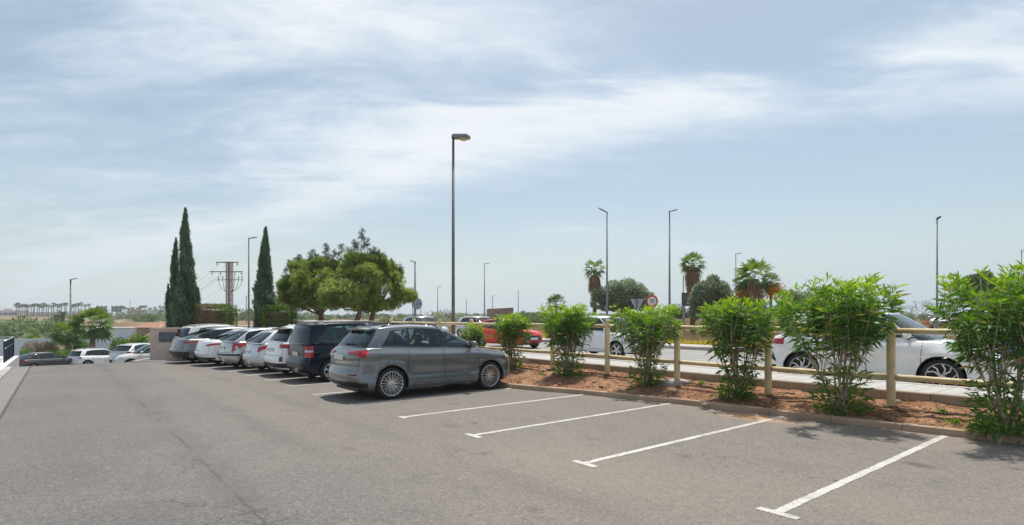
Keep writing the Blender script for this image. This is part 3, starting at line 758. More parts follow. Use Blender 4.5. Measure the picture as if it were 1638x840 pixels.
    for xs_, nm in ((.18, 'front_seat'), (-.78, 'rear_seat')):
        for s_ in (1, -1):
            g_ = MB(); g_.box((xs_-.10, s_*.37, belt0-.22), (.20, .48, .62), taper=.86, ch=.04); se = g_.obj(nm, M('seat_cloth'), root)
            g_ = MB(); g_.box((xs_-.15, s_*.37, belt0+.20), (.12, .27, .20), ch=.03); g_.obj('headrest', M('seat_cloth'), se)
            g_ = MB(); g_.box((xs_+.22, s_*.37, belt0-.42), (.5, .48, .16), ch=.04); g_.obj('seat_cushion', M('seat_cloth'), se)
    g_ = MB(); g_.box((c.wsb-.42, 0, c.zt(c.wsb-.4)-.09), (.40, 2*c.hw*.80, .16), ch=.04); da = g_.obj('dashboard', M('dash_grey'), root)
    g_ = MB(); g_.lathe([(.165+.015*math.cos(a), .015*math.sin(a)) for a in lin(0, 6.283, 1.05)[:-1]], 18, 'x', (c.wsb-.72, .37, c.zt(c.wsb-.6)-.06), close=True); g_.obj('steering_wheel', M('seat_cloth'), da)
    # seams on the side: vertical door cuts and a sill line
    sm = MB()
    for (xb, xt) in seams:
        r = [[c.Bx(xb+(xt-xb)*i/8+d, c.sill+.12+(c.zt(xt)-c.sill-.13)*i/8, .0022) for d in (-.0055, .0055)] for i in range(9)]
        sm.grid(r); sm.grid(mirror_rows(r))
        r = [[c.C(1+((c.X1-xt)/(c.X1-c.X2)) + d, u, .0022) for d in (-.002, .002)] for u in (0.0, .05)]
    xs = lin(-c.wb/2+c.Ra+.08, c.wb/2-c.Ra-.06, .2)
    r = [[c.Bx(x, c.sill+.115+d, .0022) for x in xs] for d in (-.004, .004)]; sm.grid(r); sm.grid(mirror_rows(r))
    # tailgate cut and bumper cut
    zc = c.zt(c.XR+.2)
    for zz_ in (plate_z-.17,):
        r = [[c.B(p, zz_+d, .0022) for p in [2.35+.65*j/10 for j in range(11)]] for d in (-.005, .005)]; sm.grid(r); sm.grid(mirror_rows(r))
    r = [[c.B(2.36+d, zz_, .0022) for d in (-.006, .006)] for zz_ in lin(plate_z-.17, zc-.03, .08)]; sm.grid(r); sm.grid(mirror_rows(r))
    sm.obj('panel_gaps', M('seam_dark'), root, weld=False, kind='stuff')
    # handles
    for xh in getattr(c, 'handles', (.12, -.82)):
        for s_ in (1, -1):
            q = c.Bx(xh, c.zt(xh)-.16, .022); hb = MB(); hb.box((q.x, s_*q.y, q.z), (.19, .022, .028), ch=.008); hb.obj('door_handle', P, root)
    # mirrors
    for s_ in (1, -1):
        q = c.CP(1.02, .12); mm = MB(); pts = []
        cx, cy, cz = c.wsb-.46, s_*(abs(q.y)+.16), c.zt(c.wsb-.4)+.11
        for i in range(7):
            a = -math.pi/2+math.pi*i/6; pts.append((max(.001, math.cos(a)), math.sin(a)))
        vs = []; k = 12
        for (rr_, hh) in pts:
            for j in range(k):
                b = 2*math.pi*j/k; X = rr_*math.cos(b); Z = rr_*math.sin(b)
                vs.append((cx+.065*X+(.03 if X > 0 else 0)*abs(X), cy+hh*.115, cz+.075*Z*(1 if Z > 0 else .9)+.01*hh*s_))
        mm.add(vs, [(i*k+j, i*k+(j+1) % k, (i+1)*k+(j+1) % k, (i+1)*k+j) for i in range(6) for j in range(k)])
        mo = mm.obj('mirror', P, root, smooth=True)
        ar = MB(); ar.tube([(cx, cy, cz-.05), (cx+.02, s_*(abs(q.y)-.02), cz-.08)], .025, 6); ar.obj('mirror_arm', M('black_plastic'), mo)
        gl = MB(); gl.box((cx-.058, cy, cz), (.008, .17, .10), ch=.002); gl.obj('mirror_glass', M('chrome'), mo)
    # wheels
    tm, rm, bm_ = wheel_meshes(c.R, c.rimr, c.tw, style)
    for xw in (c.wb/2, -c.wb/2):
        for s_ in (1, -1):
            we = empty('wheel', (xw, s_*(c.hw-c.tw/2-.012), c.R), 0 if s_ == 1 else math.pi, parent=root)
            we.rotation_euler[1] = random.uniform(0, 6)
            link('tyre', tm, None, we); link('rim', rm, None, we); link('brake_backing', bm_, None, we)
    # lights
    for (p0, p1, lo0, lo1, hi0, hi1, m_) in lights:
        two('tail_light', M(m_), c.B, p0, p1, (lambda t, a=lo0, b=lo1: a+(b-a)*t), (lambda t, a=hi0, b=hi1: a+(b-a)*t), 10, 5, .007)
    if head:
        p0, p1, lo0, lo1, hi0, hi1 = head
        two('headlight', M('lamp_clear'), c.B, p0, p1, (lambda t: lo0+(lo1-lo0)*t), (lambda t: hi0+(hi1-hi0)*t), 10, 4, .006)
        centre('grille', M('black_gloss'), c.B, .42, .42, .66, off=.005, end=0)
        centre('lower_grille', M('black_plastic'), c.B, .6, c.sill+.08, .38, off=.005, end=0)
    if plate:
        q = c.B(3, plate_z, .012); pb = MB(); pb.box((q.x, 0, plate_z), (.012, .52, .11), ch=.003); pl = pb.obj('licence_plate', M('plate_white'), root)
        bb = MB(); bb.box((q.x-.0075, .24, plate_z), (.004, .036, .104)); bb.obj('plate_band', M('plate_blue'), pl)
    if fplate and head:
        q = c.B(0, .50, .016); pb = MB(); pb.box((q.x, 0, .50), (.012, .52, .11), ch=.003); pl = pb.obj('licence_plate', M('plate_white'), root)
        bb = MB(); bb.box((q.x+.0075, -.24, .50), (.004, .036, .104)); bb.obj('plate_band', M('plate_blue'), pl)
    if bumper_black[1] > 0:
        centre('lower_bumper', M('black_plastic'), c.B, 2.06, bumper_black[0], bumper_black[1], nj=14, off=.006)
    if cladding:
        for nm, xw in (('front', c.wb/2), ('rear', -c.wb/2)):
            r = []
            for k in range(0, 25):
                a = math.pi*(-.06+1.12*k/24)
                row = []
                for j in range(3):
                    rad = c.Ra+.002+.032*j*(1.0)
                    x = xw+rad*math.cos(a); z = max(c.sill+.02, c.R+rad*math.sin(a)); x = min(max(x, c.XR+.1), c.XF-.1)
                    pp = 1+(c.X1-x)/(c.X1-c.X2)
                    if pp < 1: pp = 1-min(.35, (1-pp)*.9)
                    if pp > 2: pp = 2+min(.35, (pp-2)*.9)
                    row.append(c.B(pp, z, .010 if 0 < j < 2 else .006))
                r.append(row)
            patchobj('arch_cladding', M('black_plastic'), root, [r]); patchobj('arch_cladding', M('black_plastic'), root, [mirror_rows(r)])
        xs = lin(-c.wb/2+c.Ra+.03, c.wb/2-c.Ra-.03, .15)
        r = [[c.Bx(x, zz_, .008) for x in xs] for zz_ in lin(c.sill+.01, c.sill+.15, .05)]
        patchobj('sill_cladding', M('black_plastic'), root, [r, mirror_rows(r)])
    if rails:
        for s_ in (1, -1):
            rl = MB(); x0, x1 = c.rf-.18, c.rr+.18; pts = []
            for i in range(15):
                x = x0+(x1-x0)*i/14; e = min(1, min(i, 14-i)/1.6); pts.append((x, s_*(c.Wr-.035), sinterp(c.roof, x)+.005+.042*e))
            rl.tube(pts, .016, 6); rl.obj('roof_rail', M(rails), root, smooth=True)
    if spoiler:
        sp = MB(); z1 = sinterp(c.roof, c.rr)+.035; w_ = c.Wr*.93; r = []
        for i in range(13):
            y = -w_+2*w_*i/12; bow = .04*(1-(y/w_)**2)
            r.append([(c.rr+.12, y, z1-.010+bow*.6-.02), (c.rr-.02, y, z1-.004+bow*.6-.03), (c.rr-spoiler-bow, y, z1-.05+bow*.3), (c.rr-spoiler-bow+.01, y, z1-.085+bow*.3), (c.rr-.02, y, z1-.075)])
        sp.grid(r); sp.f += [tuple(range(5)), tuple(60+k for k in range(4, -1, -1))]
        so = sp.obj('spoiler', P if spoiler < .2 and not black_roof else M('black_gloss'), root, smooth=False)
        br = MB(); br.box((c.rr-spoiler-.02, 0, z1-.052+.012), (.012, .28, .014)); br.obj('brake_light', M('tail_red'), so)
    if rear_glass and spoiler:
        q0 = c.C(3, .16, .02); q1 = c.C(2.72, .20, .022); wp = MB(); wp.tube([(q0.x, 0, q0.z), (q1.x-.01, -q1.y, q1.z)], .010, 5); wp.box((q0.x, 0, q0.z), (.03, .10, .035), ch=.006); wp.obj('rear_wiper', M('black_plastic'), root)
    if 'fin' in extras:
        an = MB(); z = sinterp(c.roof, c.rr+.25)+.045
        an.add([(c.rr+.34, 0, z-.01), (c.rr+.16, .02, z-.01), (c.rr+.16, -.02, z-.01), (c.rr+.15, 0, z+.065), (c.rr+.19, 0, z+.06)], [(0, 1, 3, 4), (0, 4, 3, 2), (1, 2, 3), (0, 2, 1)]); an.obj('antenna', P, root)
    if 'rod' in extras:
        an = MB(); x = c.rr+.15; z = sinterp(c.roof, x)+.04; an.tube([(x, 0, z), (x-.22, 0, z+.20)], .006, 5); an.obj('antenna', M('black_plastic'), root)
    return root, c, two, centre

# window rows common to five-door cars: front door, rear door, quarter
def five_door(x_front, xb, xc, xq, c, u1=.90, quarter=True, kick=.0):
    """x positions on the belt for: A end, B pillar, C pillar, end of quarter glass"""
    def pb(x): return 1+((c.wsb-getattr(c, 'ce', .32))-x)/((c.wsb-getattr(c, 'ce', .32))-(c.rwb+.22))
    def pt(x): return 1+((c.rf-.2)-x)/((c.rf-.2)-(c.rr+getattr(c, 'ce2', .16)))
    A = 1.02
    w = [(A-.06, pb(xb)-.008, A+.02, pt(xb)-.010, .10, u1-.02, u1), (pb(xb)+.030, pb(xc)-.008, pt(xb)+.03, pt(xc)-.01, .10, u1, u1-.01)]
    if quarter: w.append((pb(xc)+.02, pb(xq), pt(xc)+.02, pt(xc+(xq-xc)*.55), .11+kick, u1-.01, u1-.10))
    return w

car_paint('paint_grey', (.175, .188, .20), .5, .20)
car_paint('paint_white', (.87, .87, .87)); car_paint('paint_white_warm', (.70, .69, .66)); car_paint('paint_silver', (.55, .56, .57), .6, .32)
car_paint('paint_silver_light', (.64, .65, .66), .5, .34); car_paint('paint_black', (.004, .009, .020), .0, .16, .12); MATS['paint_black'].node_tree.nodes['Principled BSDF'].inputs['Specular IOR Level'].default_value = .32
car_paint('paint_mid_grey', (.22, .225, .23), .7, .34); car_paint('paint_red', (.75, .014, .012), 0, .3, .4); car_paint('paint_blue', (.02, .06, .25), .3); car_paint('paint_dark_grey', (.05, .055, .06), .5)

def place(s, n, z=None):
    x, y = NS(n, s); return (x, y, lot_z(s) if z is None else z)
ROW_N = lambda s: 0
def row_car(s, nrear, c, dphi=0.):
    """centre of the car whose rear bumper stands at n = nrear in bay centred on s"""
    n = nrear-c.XR
    return place(s, n), R(39+dphi)

# 1 grey SUV in front
c1 = Car(L=4.48, W=1.86, wb=2.68, fo=.90, R=.352, rimr=.268, H=1.6, tw=.24, Wr=.615, Wb=.875,
         belt=[(-2.28, .98), (-2.15, 1.06), (-1.9, 1.13), (-1.3, 1.125), (-.4, 1.085), (.6, 1.055), (1.05, 1.04), (1.5, .985), (1.95, .90), (2.2, .80)],
         roof=[(-1.85, 1.53), (-1.3, 1.585), (-.7, 1.605), (-.2, 1.585), (.05, 1.555), (.25, 1.51)], wsb=1.24, rwb=-2.02, rf=.20, rr=-1.64, rbulge=.015,
         offR=[(0, .14), (.12, .05), (.28, 0), (.42, .0), (.47, .055), (.60, .07), (.78, .075), (.86, .06), (.94, .12), (1, .2)],
         Wv=[(0, .93), (.10, .985), (.18, 1.0), (.22, .995), (.32, .952), (.45, .962), (.62, .972), (.74, .965), (.82, 1.0), (.86, .992), (.92, .935), (1, .875)], flare=.034, arch_gap=.045)
pos, hd = row_car(12.1, 4.80, c1)
r1, _, two, centre = build_car('parked_suv', pos, hd, c1, 'paint_grey', 'dark grey SUV with multi-spoke wheels parked nearest the empty bays', 'suv', 'cars parked in the row of bays', glass='glass_pale',
    lights=[(2.12, 2.80, .975, 1.01, 1.095, 1.065, 'tail_red'), (2.03, 2.13, 1.02, .99, 1.075, 1.09, 'tail_red'), (2.14, 2.46, .92, .985, .976, .99, 'tail_red')], head=(.55, 1.0, .72, .78, .82, .86), rails='black_gloss', style='multi', plate_z=.93,
    seams=((.98, 1.0), (.02, .0), (-.98, -.92)), windows=five_door(0, .02, -.86, -1.52, c1, .905), spoiler=.12, extras=('fin',), bumper_black=(.30, .40))
two('bumper_reflector', M('tail_dark_red'), c1.B, 2.35, 2.68, .555, .585, 8, 2, .006)
two('exhaust_surround', M('black_gloss'), c1.B, 2.36, 2.74, .33, .43, 8, 2, .014)
two('tail_light_blade', M('tail_dark_red'), c1.B, 2.22, 2.72, lambda t: 1.0+.02*t, lambda t: 1.045-.005*t, 8, 2, .010)
rg = MB()
for k in range(4):
    q = c1.B(3, 1.02, .012); rg.lathe([(.026, 0), (.030, .004), (.034, 0), (.030, -.004)], 14, 'x', (q.x, -.066+k*.044, 1.035), close=True)
rg.obj('emblem', M('chrome'), r1)
r = [[c1.B(1.26+.12*j/4, 1.0-.14*i/3, .0025) for j in range(5)] for i in range(4)]
fl = MB(); x0 = -1.42
for (xa, xb_, za, zb_) in ((x0, x0+.006, .80, .97), (x0-.2, x0-.194, .80, .97), (x0-.2, x0, .80, .806), (x0-.2, x0, .964, .97)):
    fl.grid([[Vector((1, -1, 1))*c1.Bx(x, z, .002) if False else Vector((lambda q: (q.x, -q.y, q.z))(c1.Bx(x, z, .002))) for x in (xa, xb_)] for z in (za, zb_)])
fl.obj('fuel_flap', M('seam_dark'), r1)

# 2 black van
c2 = Car(L=4.40, W=1.80, wb=2.68, fo=.90, R=.325, rimr=.225, H=1.66, Wr=.68, Wb=.90, tw=.205, eR=.36, nR=4.5, rbulge=.03, flare=.012,
         belt=[(-2.25, 1.0), (-2.0, 1.05), (-1, 1.04), (.6, 1.02), (1.2, 1.0), (1.6, .93), (2.2, .76)],
         roof=[(-2.1, 1.60), (-1.6, 1.655), (-.6, 1.68), (.1, 1.665), (.6, 1.60)], wsb=1.40, rwb=-2.12, rf=.50, rr=-1.95,
         offR=[(0, .12), (.12, .03), (.25, 0), (.42, .0), (.46, .06), (.7, .075), (1, .10)])
pos, hd = row_car(16.55, 5.28, c2, .3)
r2, _, two, centre = build_car('parked_van', pos, hd, c2, 'paint_black', 'black people carrier with tall red tail lights beside the dark grey SUV', 'van', 'cars parked in the row of bays', glass='glass_teal',
    lights=[(2.02, 2.56, .72, .72, 1.03, 1.03, 'tail_red')], head=(.55, 1.0, .62, .7, .78, .84), rails='galvanised', style='blade', plate_z=.80,
    seams=((.95, .98), (-.05, -.06), (-1.0, -.98)), windows=five_door(0, -.03, -.95, -1.82, c2, .90), extras=('rod',), spoiler=0)
two('reversing_light', M('lamp_clear'), c2.B, 2.04, 2.54, .865, .915, 8, 2, .011)
# 3 white crossover with black cladding
c3 = Car(L=4.36, W=1.80, wb=2.70, fo=.85, R=.335, rimr=.24, H=1.55, Wr=.62, Wb=.885, tw=.215,
         belt=[(-2.25, .98), (-2.0, 1.06), (-1.3, 1.09), (0, 1.03), (.9, 1.0), (1.4, .95), (1.9, .86), (2.2, .74)],
         roof=[(-1.8, 1.50), (-1.2, 1.55), (-.4, 1.57), (.2, 1.55), (.5, 1.50)], wsb=1.22, rwb=-1.98, rf=.40, rr=-1.66, flare=.03)
pos, hd = row_car(18.75, 5.2, c3, 1.5)
r3, _, two, centre = build_car('parked_suv', pos, hd, c3, 'paint_white', 'white crossover with black wheel-arch cladding beside the black people carrier', 'suv', 'cars parked in the row of bays',
    cladding=True, lights=[(2.02, 2.60, .90, .92, 1.03, 1.02, 'tail_red')], head=(.55, 1., .68, .74, .78, .84), style='ten', plate_z=.84, rails='paint_white',
    seams=((.95, .98), (0, 0), (-.95, -.9)), windows=five_door(0, 0, -.86, -1.5, c3, .9), spoiler=.20, extras=('fin',), bumper_black=(.30, .44))
two('bumper_reflector', M('tail_dark_red'), c3.B, 2.28, 2.44, .50, .64, 6, 3, .012)
two('light_bezel', M('black_gloss'), c3.B, 2.40, 2.50, .895, 1.035, 4, 3, .005)
# 4 silver hatch with slanted lamps
c4 = Car(L=4.27, W=1.76, wb=2.61, fo=.88, R=.32, rimr=.225, H=1.46, Wr=.58, Wb=.885, eR=.5, nR=2.6,
         belt=[(-2.2, .90), (-1.95, .98), (-1.2, 1.0), (0, .95), (.9, .93), (1.4, .88), (1.9, .78), (2.2, .66)],
         roof=[(-1.55, 1.36), (-1, 1.435), (-.3, 1.465), (.1, 1.45), (.5, 1.38)], wsb=1.3, rwb=-1.98, rf=.40, rr=-1.42)
pos, hd = row_car(20.95, 5.05, c4, 3)
r4, _, two, centre = build_car('parked_hatchback', pos, hd, c4, 'paint_silver_light', 'silver hatchback with slanted red lamps left of the white crossover', 'car', 'cars parked in the row of bays', glass='glass_pale',
    lights=[(1.90, 2.46, .89, .70, .975, .86, 'tail_red')], head=(.55, 1., .6, .66, .7, .78), style='five', plate_z=.70,
    seams=((.9, .95), (-.1, -.12)), windows=five_door(0, -.1, -.9, -1.45, c4, .9), extras=('rod',))
# 5 silver hatch with big red lamps, grey bumper strip
c5 = Car(L=4.25, W=1.75, wb=2.61, fo=.85, R=.315, rimr=.22, H=1.48, Wr=.58, Wb=.885, eR=.5, nR=2.5,
         belt=[(-2.2, .94), (-1.95, 1.0), (-1.2, 1.0), (0, .95), (.9, .93), (1.4, .88), (1.9, .78), (2.2, .66)],
         roof=[(-1.6, 1.38), (-1, 1.455), (-.3, 1.49), (.1, 1.47), (.5, 1.40)], wsb=1.3, rwb=-2.0, rf=.40, rr=-1.35)
pos, hd = row_car(23.15, 4.70, c5, 4.5)
r5, _, two, centre = build_car('parked_hatchback', pos, hd, c5, 'paint_silver', 'silver hatchback with large wedge lamps and a dark bumper strip, third from the mailbox pier', 'car', 'cars parked in the row of bays', glass='glass_teal',
    lights=[(1.88, 2.44, .87, .64, .98, .93, 'tail_red')], head=(.55, 1., .6, .66, .7, .78), style='blade', plate_z=.78,
    seams=((.9, .95), (-.1, -.12)), windows=five_door(0, -.1, -.9, -1.45, c5, .9), bumper_black=(.50, .57))
two('reversing_light', M('lamp_clear'), c5.B, 2.16, 2.28, .76, .85, 5, 3, .012)
# 6 white saloon
c6 = Car(L=4.70, W=1.80, wb=2.80, fo=.88, R=.325, rimr=.235, H=1.44, Wr=.57, Wb=.88, eR=.5, nR=2.6,
         belt=[(-2.5, .86), (-2.3, .96), (-1.8, 1.0), (-1.2, .985), (0, .94), (.9, .92), (1.5, .87), (2.0, .77), (2.3, .66)],
         roof=[(-1.1, 1.385), (-.6, 1.425), (0, 1.44), (.3, 1.42), (.6, 1.35)], wsb=1.35, rwb=-1.85, rf=.48, rr=-.98)
pos, hd = row_car(25.4, 4.30, c6, 6)
r6, _, two, centre = build_car('parked_saloon', pos, hd, c6, 'paint_white', 'white saloon with thin red lamps between two silver-grey cars', 'car', 'cars parked in the row of bays',
    lights=[(1.90, 2.58, .86, .79, .93, .86, 'tail_red')], head=(.55, 1., .6, .66, .7, .76), style='five', plate_z=.62,
    seams=((.95, 1.0), (-.05, -.08)), windows=five_door(0, -.05, -.9, -1.35, c6, .9, True), bumper_black=(.28, .36), chrome_trim=True)
# 7 grey fastback crossover
c7 = Car(L=4.75, W=1.86, wb=2.78, fo=.92, R=.35, rimr=.26, H=1.50, Wr=.58, Wb=.88, eR=.5, nR=2.6,
         belt=[(-2.5, .92), (-2.25, 1.0), (-1.8, 1.03), (-1.2, 1.02), (0, .98), (.9, .96), (1.5, .9), (2.0, .8), (2.3, .7)],
         roof=[(-1.1, 1.435), (-.6, 1.48), (0, 1.495), (.3, 1.47), (.6, 1.40)], wsb=1.35, rwb=-2.22, rf=.48, rr=-1.0)
pos, hd = row_car(27.75, 3.75, c7, 7)
r7, _, two, centre = build_car('parked_suv', pos, hd, c7, 'paint_mid_grey', 'mid grey fastback crossover nearest the mailbox pier', 'suv', 'cars parked in the row of bays', cladding=True,
    lights=[(1.93, 2.40, .89, .87, .95, .92, 'tail_red')], head=(.55, 1., .62, .68, .74, .8), style='ten', plate_z=.72,
    seams=((.95, 1.0), (-.05, -.08)), windows=five_door(0, -.05, -.9, -1.5, c7, .9), bumper_black=(.28, .52))
# 8 white car tucked behind it
c8 = Car(L=4.40, W=1.80, wb=2.65, fo=.85, R=.335, rimr=.24, H=1.55, Wr=.62, Wb=.885,
         belt=[(-2.25, .98), (-2.0, 1.04), (-1.2, 1.05), (0, 1.02), (.9, 1.0), (1.4, .95), (1.9, .86), (2.2, .74)],
         roof=[(-1.8, 1.50), (-1.2, 1.56), (-.4, 1.59), (.2, 1.56), (.5, 1.50)], wsb=1.22, rwb=-2.0, rf=.40, rr=-1.7)
pos, hd = row_car(30.1, 4.1, c8, 7)
pos = (pos[0], pos[1], lot_z(30)+.02)
build_car('parked_estate', pos, hd, c8, 'paint_white_warm', 'white car with roof rails mostly hidden behind the mid grey fastback', 'car', 'cars parked in the row of bays',
    lights=[(2.02, 2.4, .85, .87, .98, .98, 'tail_red')], head=(.55, 1., .68, .74, .78, .84), rails='galvanised', style='five', plate_z=.8,
    seams=((.95, .98), (0, 0)), windows=five_door(0, 0, -.86, -1.5, c8, .9))

# cars beyond the crest on the ramp
def ramp_car(px, Y, z, hdg, c, *a, **k):
    X = (px-819)/F*Y; return build_car(a[0], (X, Y, z), R(hdg), c, *a[1:], **k)
c9 = Car(L=4.2, W=1.76, wb=2.58, fo=.83, R=.33, rimr=.235, H=1.52, Wr=.60, Wb=.885,
         belt=[(-2.2, .95), (-1.95, 1.02), (-1.2, 1.05), (0, .99), (.9, .97), (1.4, .92), (1.9, .82), (2.1, .7)],
         roof=[(-1.75, 1.46), (-1.2, 1.52), (-.4, 1.54), (.2, 1.52), (.5, 1.46)], wsb=1.2, rwb=-1.95, rf=.38, rr=-1.62)
ramp_car(158, 45.4, -2.32, 66, c9, 'ramp_suv', 'paint_white', 'white crossover with black cladding on the ramp below the small palm', 'suv', 'cars on the ramp beyond the crest', cladding=True,
    lights=[(2.02, 2.46, .86, .90, .98, .96, 'tail_red')], head=(.55, 1., .68, .74, .78, .84), rails='galvanised', style='ten', plate_z=.74, seams=((.9, .93), (0, 0), (-.9, -.86)),
    windows=five_door(0, 0, -.86, -1.45, c9, .9), spoiler=.15, bumper_black=(.28, .48))
c10 = Car(L=4.36, W=1.83, wb=2.64, fo=.9, R=.34, rimr=.24, H=1.56, Wr=.60, Wb=.885,
         belt=[(-2.3, 1.0), (-2.0, 1.08), (-1.2, 1.09), (0, 1.0), (.9, .98), (1.4, .93), (1.9, .84), (2.2, .72)],
         roof=[(-1.5, 1.48), (-1.0, 1.54), (-.4, 1.56), (.2, 1.54), (.5, 1.48)], wsb=1.22, rwb=-2.06, rf=.38, rr=-1.45)
ramp_car(228, 41.0, -1.70, 78, c10, 'ramp_suv', 'paint_silver_light', 'pale silver SUV with a dark tailgate between the pier and the white crossover', 'suv', 'cars on the ramp beyond the crest',
    lights=[(2.02, 2.5, .95, .97, 1.07, 1.04, 'tail_red')], head=(.55, 1., .68, .74, .78, .84), style='five', plate_z=.62, seams=((.9, .93), (0, 0)),
    windows=five_door(0, 0, -.86, -1.45, c10, .9), spoiler=.15, bumper_black=(.28, .5), cladding=True)
centre_t = None
c11 = Car(L=4.45, W=1.80, wb=2.62, fo=.9, R=.325, rimr=.235, H=1.38, Wr=.55, Wb=.88, eR=.5, nR=2.5,
         belt=[(-2.3, .84), (-2.0, .93), (-1.3, .96), (0, .92), (.9, .9), (1.5, .84), (2.0, .74), (2.2, .64)],
         roof=[(-1.3, 1.29), (-.8, 1.355), (-.1, 1.38), (.2, 1.36), (.6, 1.28)], wsb=1.3, rwb=-2.05, rf=.42, rr=-1.1)
ramp_car(72, 42.5, -2.28, 72, c11, 'ramp_coupe', 'paint_dark_grey', 'low dark coupe with a black roof at the foot of the plaza kerb', 'car', 'cars on the ramp beyond the crest', black_roof=True, glass='glass_pale',
    lights=[(1.95, 2.6, .80, .80, .86, .86, 'tail_red')], head=(.55, 1., .6, .66, .7, .76), style='five', plate_z=.6, seams=((.9, .93), (-.2, -.22)),
    windows=five_door(0, -.1, -.9, -1.3, c11, .9))
c12 = Car(L=4.2, W=1.76, wb=2.58, fo=.83, R=.32, rimr=.23, H=1.5, Wr=.60, Wb=.885,
         belt=[(-2.2, .95), (-1.95, 1.0), (-1.2, 1.0), (0, .96), (.9, .94), (1.4, .9), (1.9, .8), (2.1, .7)],
         roof=[(-1.7, 1.42), (-1.2, 1.48), (-.4, 1.5), (.2, 1.48), (.5, 1.42)], wsb=1.2, rwb=-1.95, rf=.38, rr=-1.55)
ramp_car(248, 34.5, -1.36, 218, c12, 'ramp_hatchback', 'paint_white_warm', 'white hatchback nose showing just left of the mailbox pier', 'car', 'cars on the ramp beyond the crest',
    lights=[(2.02, 2.4, .8, .8, .92, .92, 'tail_red')], head=(.5, 1., .62, .68, .76, .82), style='five', plate_z=.7, seams=((.9, .93), (0, 0)),
    windows=five_door(0, 0, -.86, -1.4, c12, .9))

# cars on the road behind the fence (they face the lower right)
RD = -51
def road_car(px, Y, c, *a, **k):
    X = (px-819)/F*Y; return build_car(a[0], (X, Y, .2), R(RD), c, *a[1:], **k)
c13 = Car(L=4.52, W=1.87, wb=2.68, fo=.90, R=.365, rimr=.275, H=1.66, Wr=.64, Wb=.89, tw=.24, flare=.05,
         belt=[(-2.3, 1.04), (-2.0, 1.12), (-1.2, 1.13), (0, 1.09), (.9, 1.08), (1.4, 1.05), (1.95, .97), (2.25, .82)],
         roof=[(-1.8, 1.60), (-1.2, 1.655), (-.4, 1.68), (.2, 1.66), (.5, 1.60)], wsb=1.22, rwb=-2.0, rf=.35, rr=-1.68,
         Wv=[(0, .925), (.12, .975), (.25, .985), (.32, .965), (.55, .97), (.66, 1.0), (.8, .99), (.9, .955), (1, .89)])
x13, y13 = 8.42, 12.92
r13, _, two, centre = build_car('road_suv', (x13, y13, .2), R(-48.2), c13, 'paint_white', 'white SUV with angular black and silver wheels behind the large oleander', 'suv', 'cars on the road behind the fence', cladding=False, glass='glass_pale',
    lights=[(1.97, 2.5, .92, .95, 1.06, 1.04, 'tail_red')], head=(.60, 1.02, .70, .72, .86, .84), style='angular', plate_z=.8, rails='galvanised',
    seams=((.98, 1.02), (0, 0), (-.98, -.9)), windows=five_door(0, 0, -.86, -1.5, c13, .9), spoiler=.18, bumper_black=(.28, .42), chrome_trim=True)
two('bumper_insert', M('black_plastic'), c13.B, 2.06, 2.22, lambda t: .50+.06*t, lambda t: .56+.2*t, 6, 3, .006)
c14 = Car(L=4.35, W=1.80, wb=2.65, fo=.88, R=.325, rimr=.24, H=1.58, Wr=.62, Wb=.885,
         belt=[(-2.2, 1.0), (-1.9, 1.05), (-1, 1.03), (.2, 1.0), (.9, .98), (1.4, .94), (1.95, .84), (2.2, .72)],
         roof=[(-1.8, 1.52), (-1.2, 1.58), (-.4, 1.60), (.2, 1.58), (.6, 1.50)], wsb=1.35, rwb=-2.0, rf=.45, rr=-1.75)
road_car(968, 22.7, c14, 'road_hatchback', 'paint_white', 'white hatchback passing behind the second and third fence posts, its headlight by an oleander', 'car', 'cars on the road behind the fence', glass='glass_pale',
    lights=[(2.02, 2.4, .85, .87, .98, .98, 'tail_red')], head=(.55, 1.0, .62, .68, .78, .84), style='five', plate_z=.8, seams=((.95, .98), (0, 0), (-.95, -.9)), windows=five_door(0, 0, -.86, -1.5, c14, .9))
c15 = Car(L=4.0, W=1.74, wb=2.5, fo=.82, R=.315, rimr=.225, H=1.44, Wr=.57, Wb=.885,
         belt=[(-2.05, .9), (-1.8, .96), (-1, .97), (.2, .93), (.8, .91), (1.3, .88), (1.85, .78), (2.05, .66)],
         roof=[(-1.5, 1.38), (-1.0, 1.43), (-.4, 1.45), (.2, 1.43), (.5, 1.36)], wsb=1.15, rwb=-1.85, rf=.32, rr=-1.45)
road_car(812, 29.4, c15, 'road_hatchback', 'paint_red', 'red hatchback with a black grille behind the fence', 'car', 'cars on the road behind the fence', black_roof=False,
    lights=[(2.02, 2.4, .8, .8, .92, .92, 'tail_red')], head=(.55, 1.0, .58, .63, .72, .78), style='five', plate_z=.7, seams=((.9, .93), (0, 0)), windows=five_door(0, 0, -.8, -1.3, c15, .9))
road_car(678, 39.5, c14, 'road_hatchback', 'paint_silver', 'silver car roof showing between the dark grey SUV and the tall street lamp', 'car', 'cars on the road behind the fence',
    head=(.55, 1.0, .62, .68, .78, .84), style='five', seams=((.95, .98), (0, 0)), windows=five_door(0, 0, -.86, -1.5, c14, .9), plate=False)
road_car(768, 40.5, c14, 'road_hatchback', 'paint_white_warm', 'white car behind the red hatchback', 'car', 'cars on the road behind the fence', 
    head=(.55, 1.0, .62, .68, .78, .84), style='five', seams=((.95, .98), (0, 0)), windows=five_door(0, 0, -.86, -1.5, c14, .9), plate=False)
build_car('distant_car', (18.0, 20.3, .22), R(-150), c15, 'paint_blue', 'blue car behind the rightmost oleander', 'car', None,
    head=(.55, 1.0, .58, .63, .72, .78), style='five', seams=((.9, .93),), windows=five_door(0, 0, -.8, -1.3, c15, .9), plate=False)
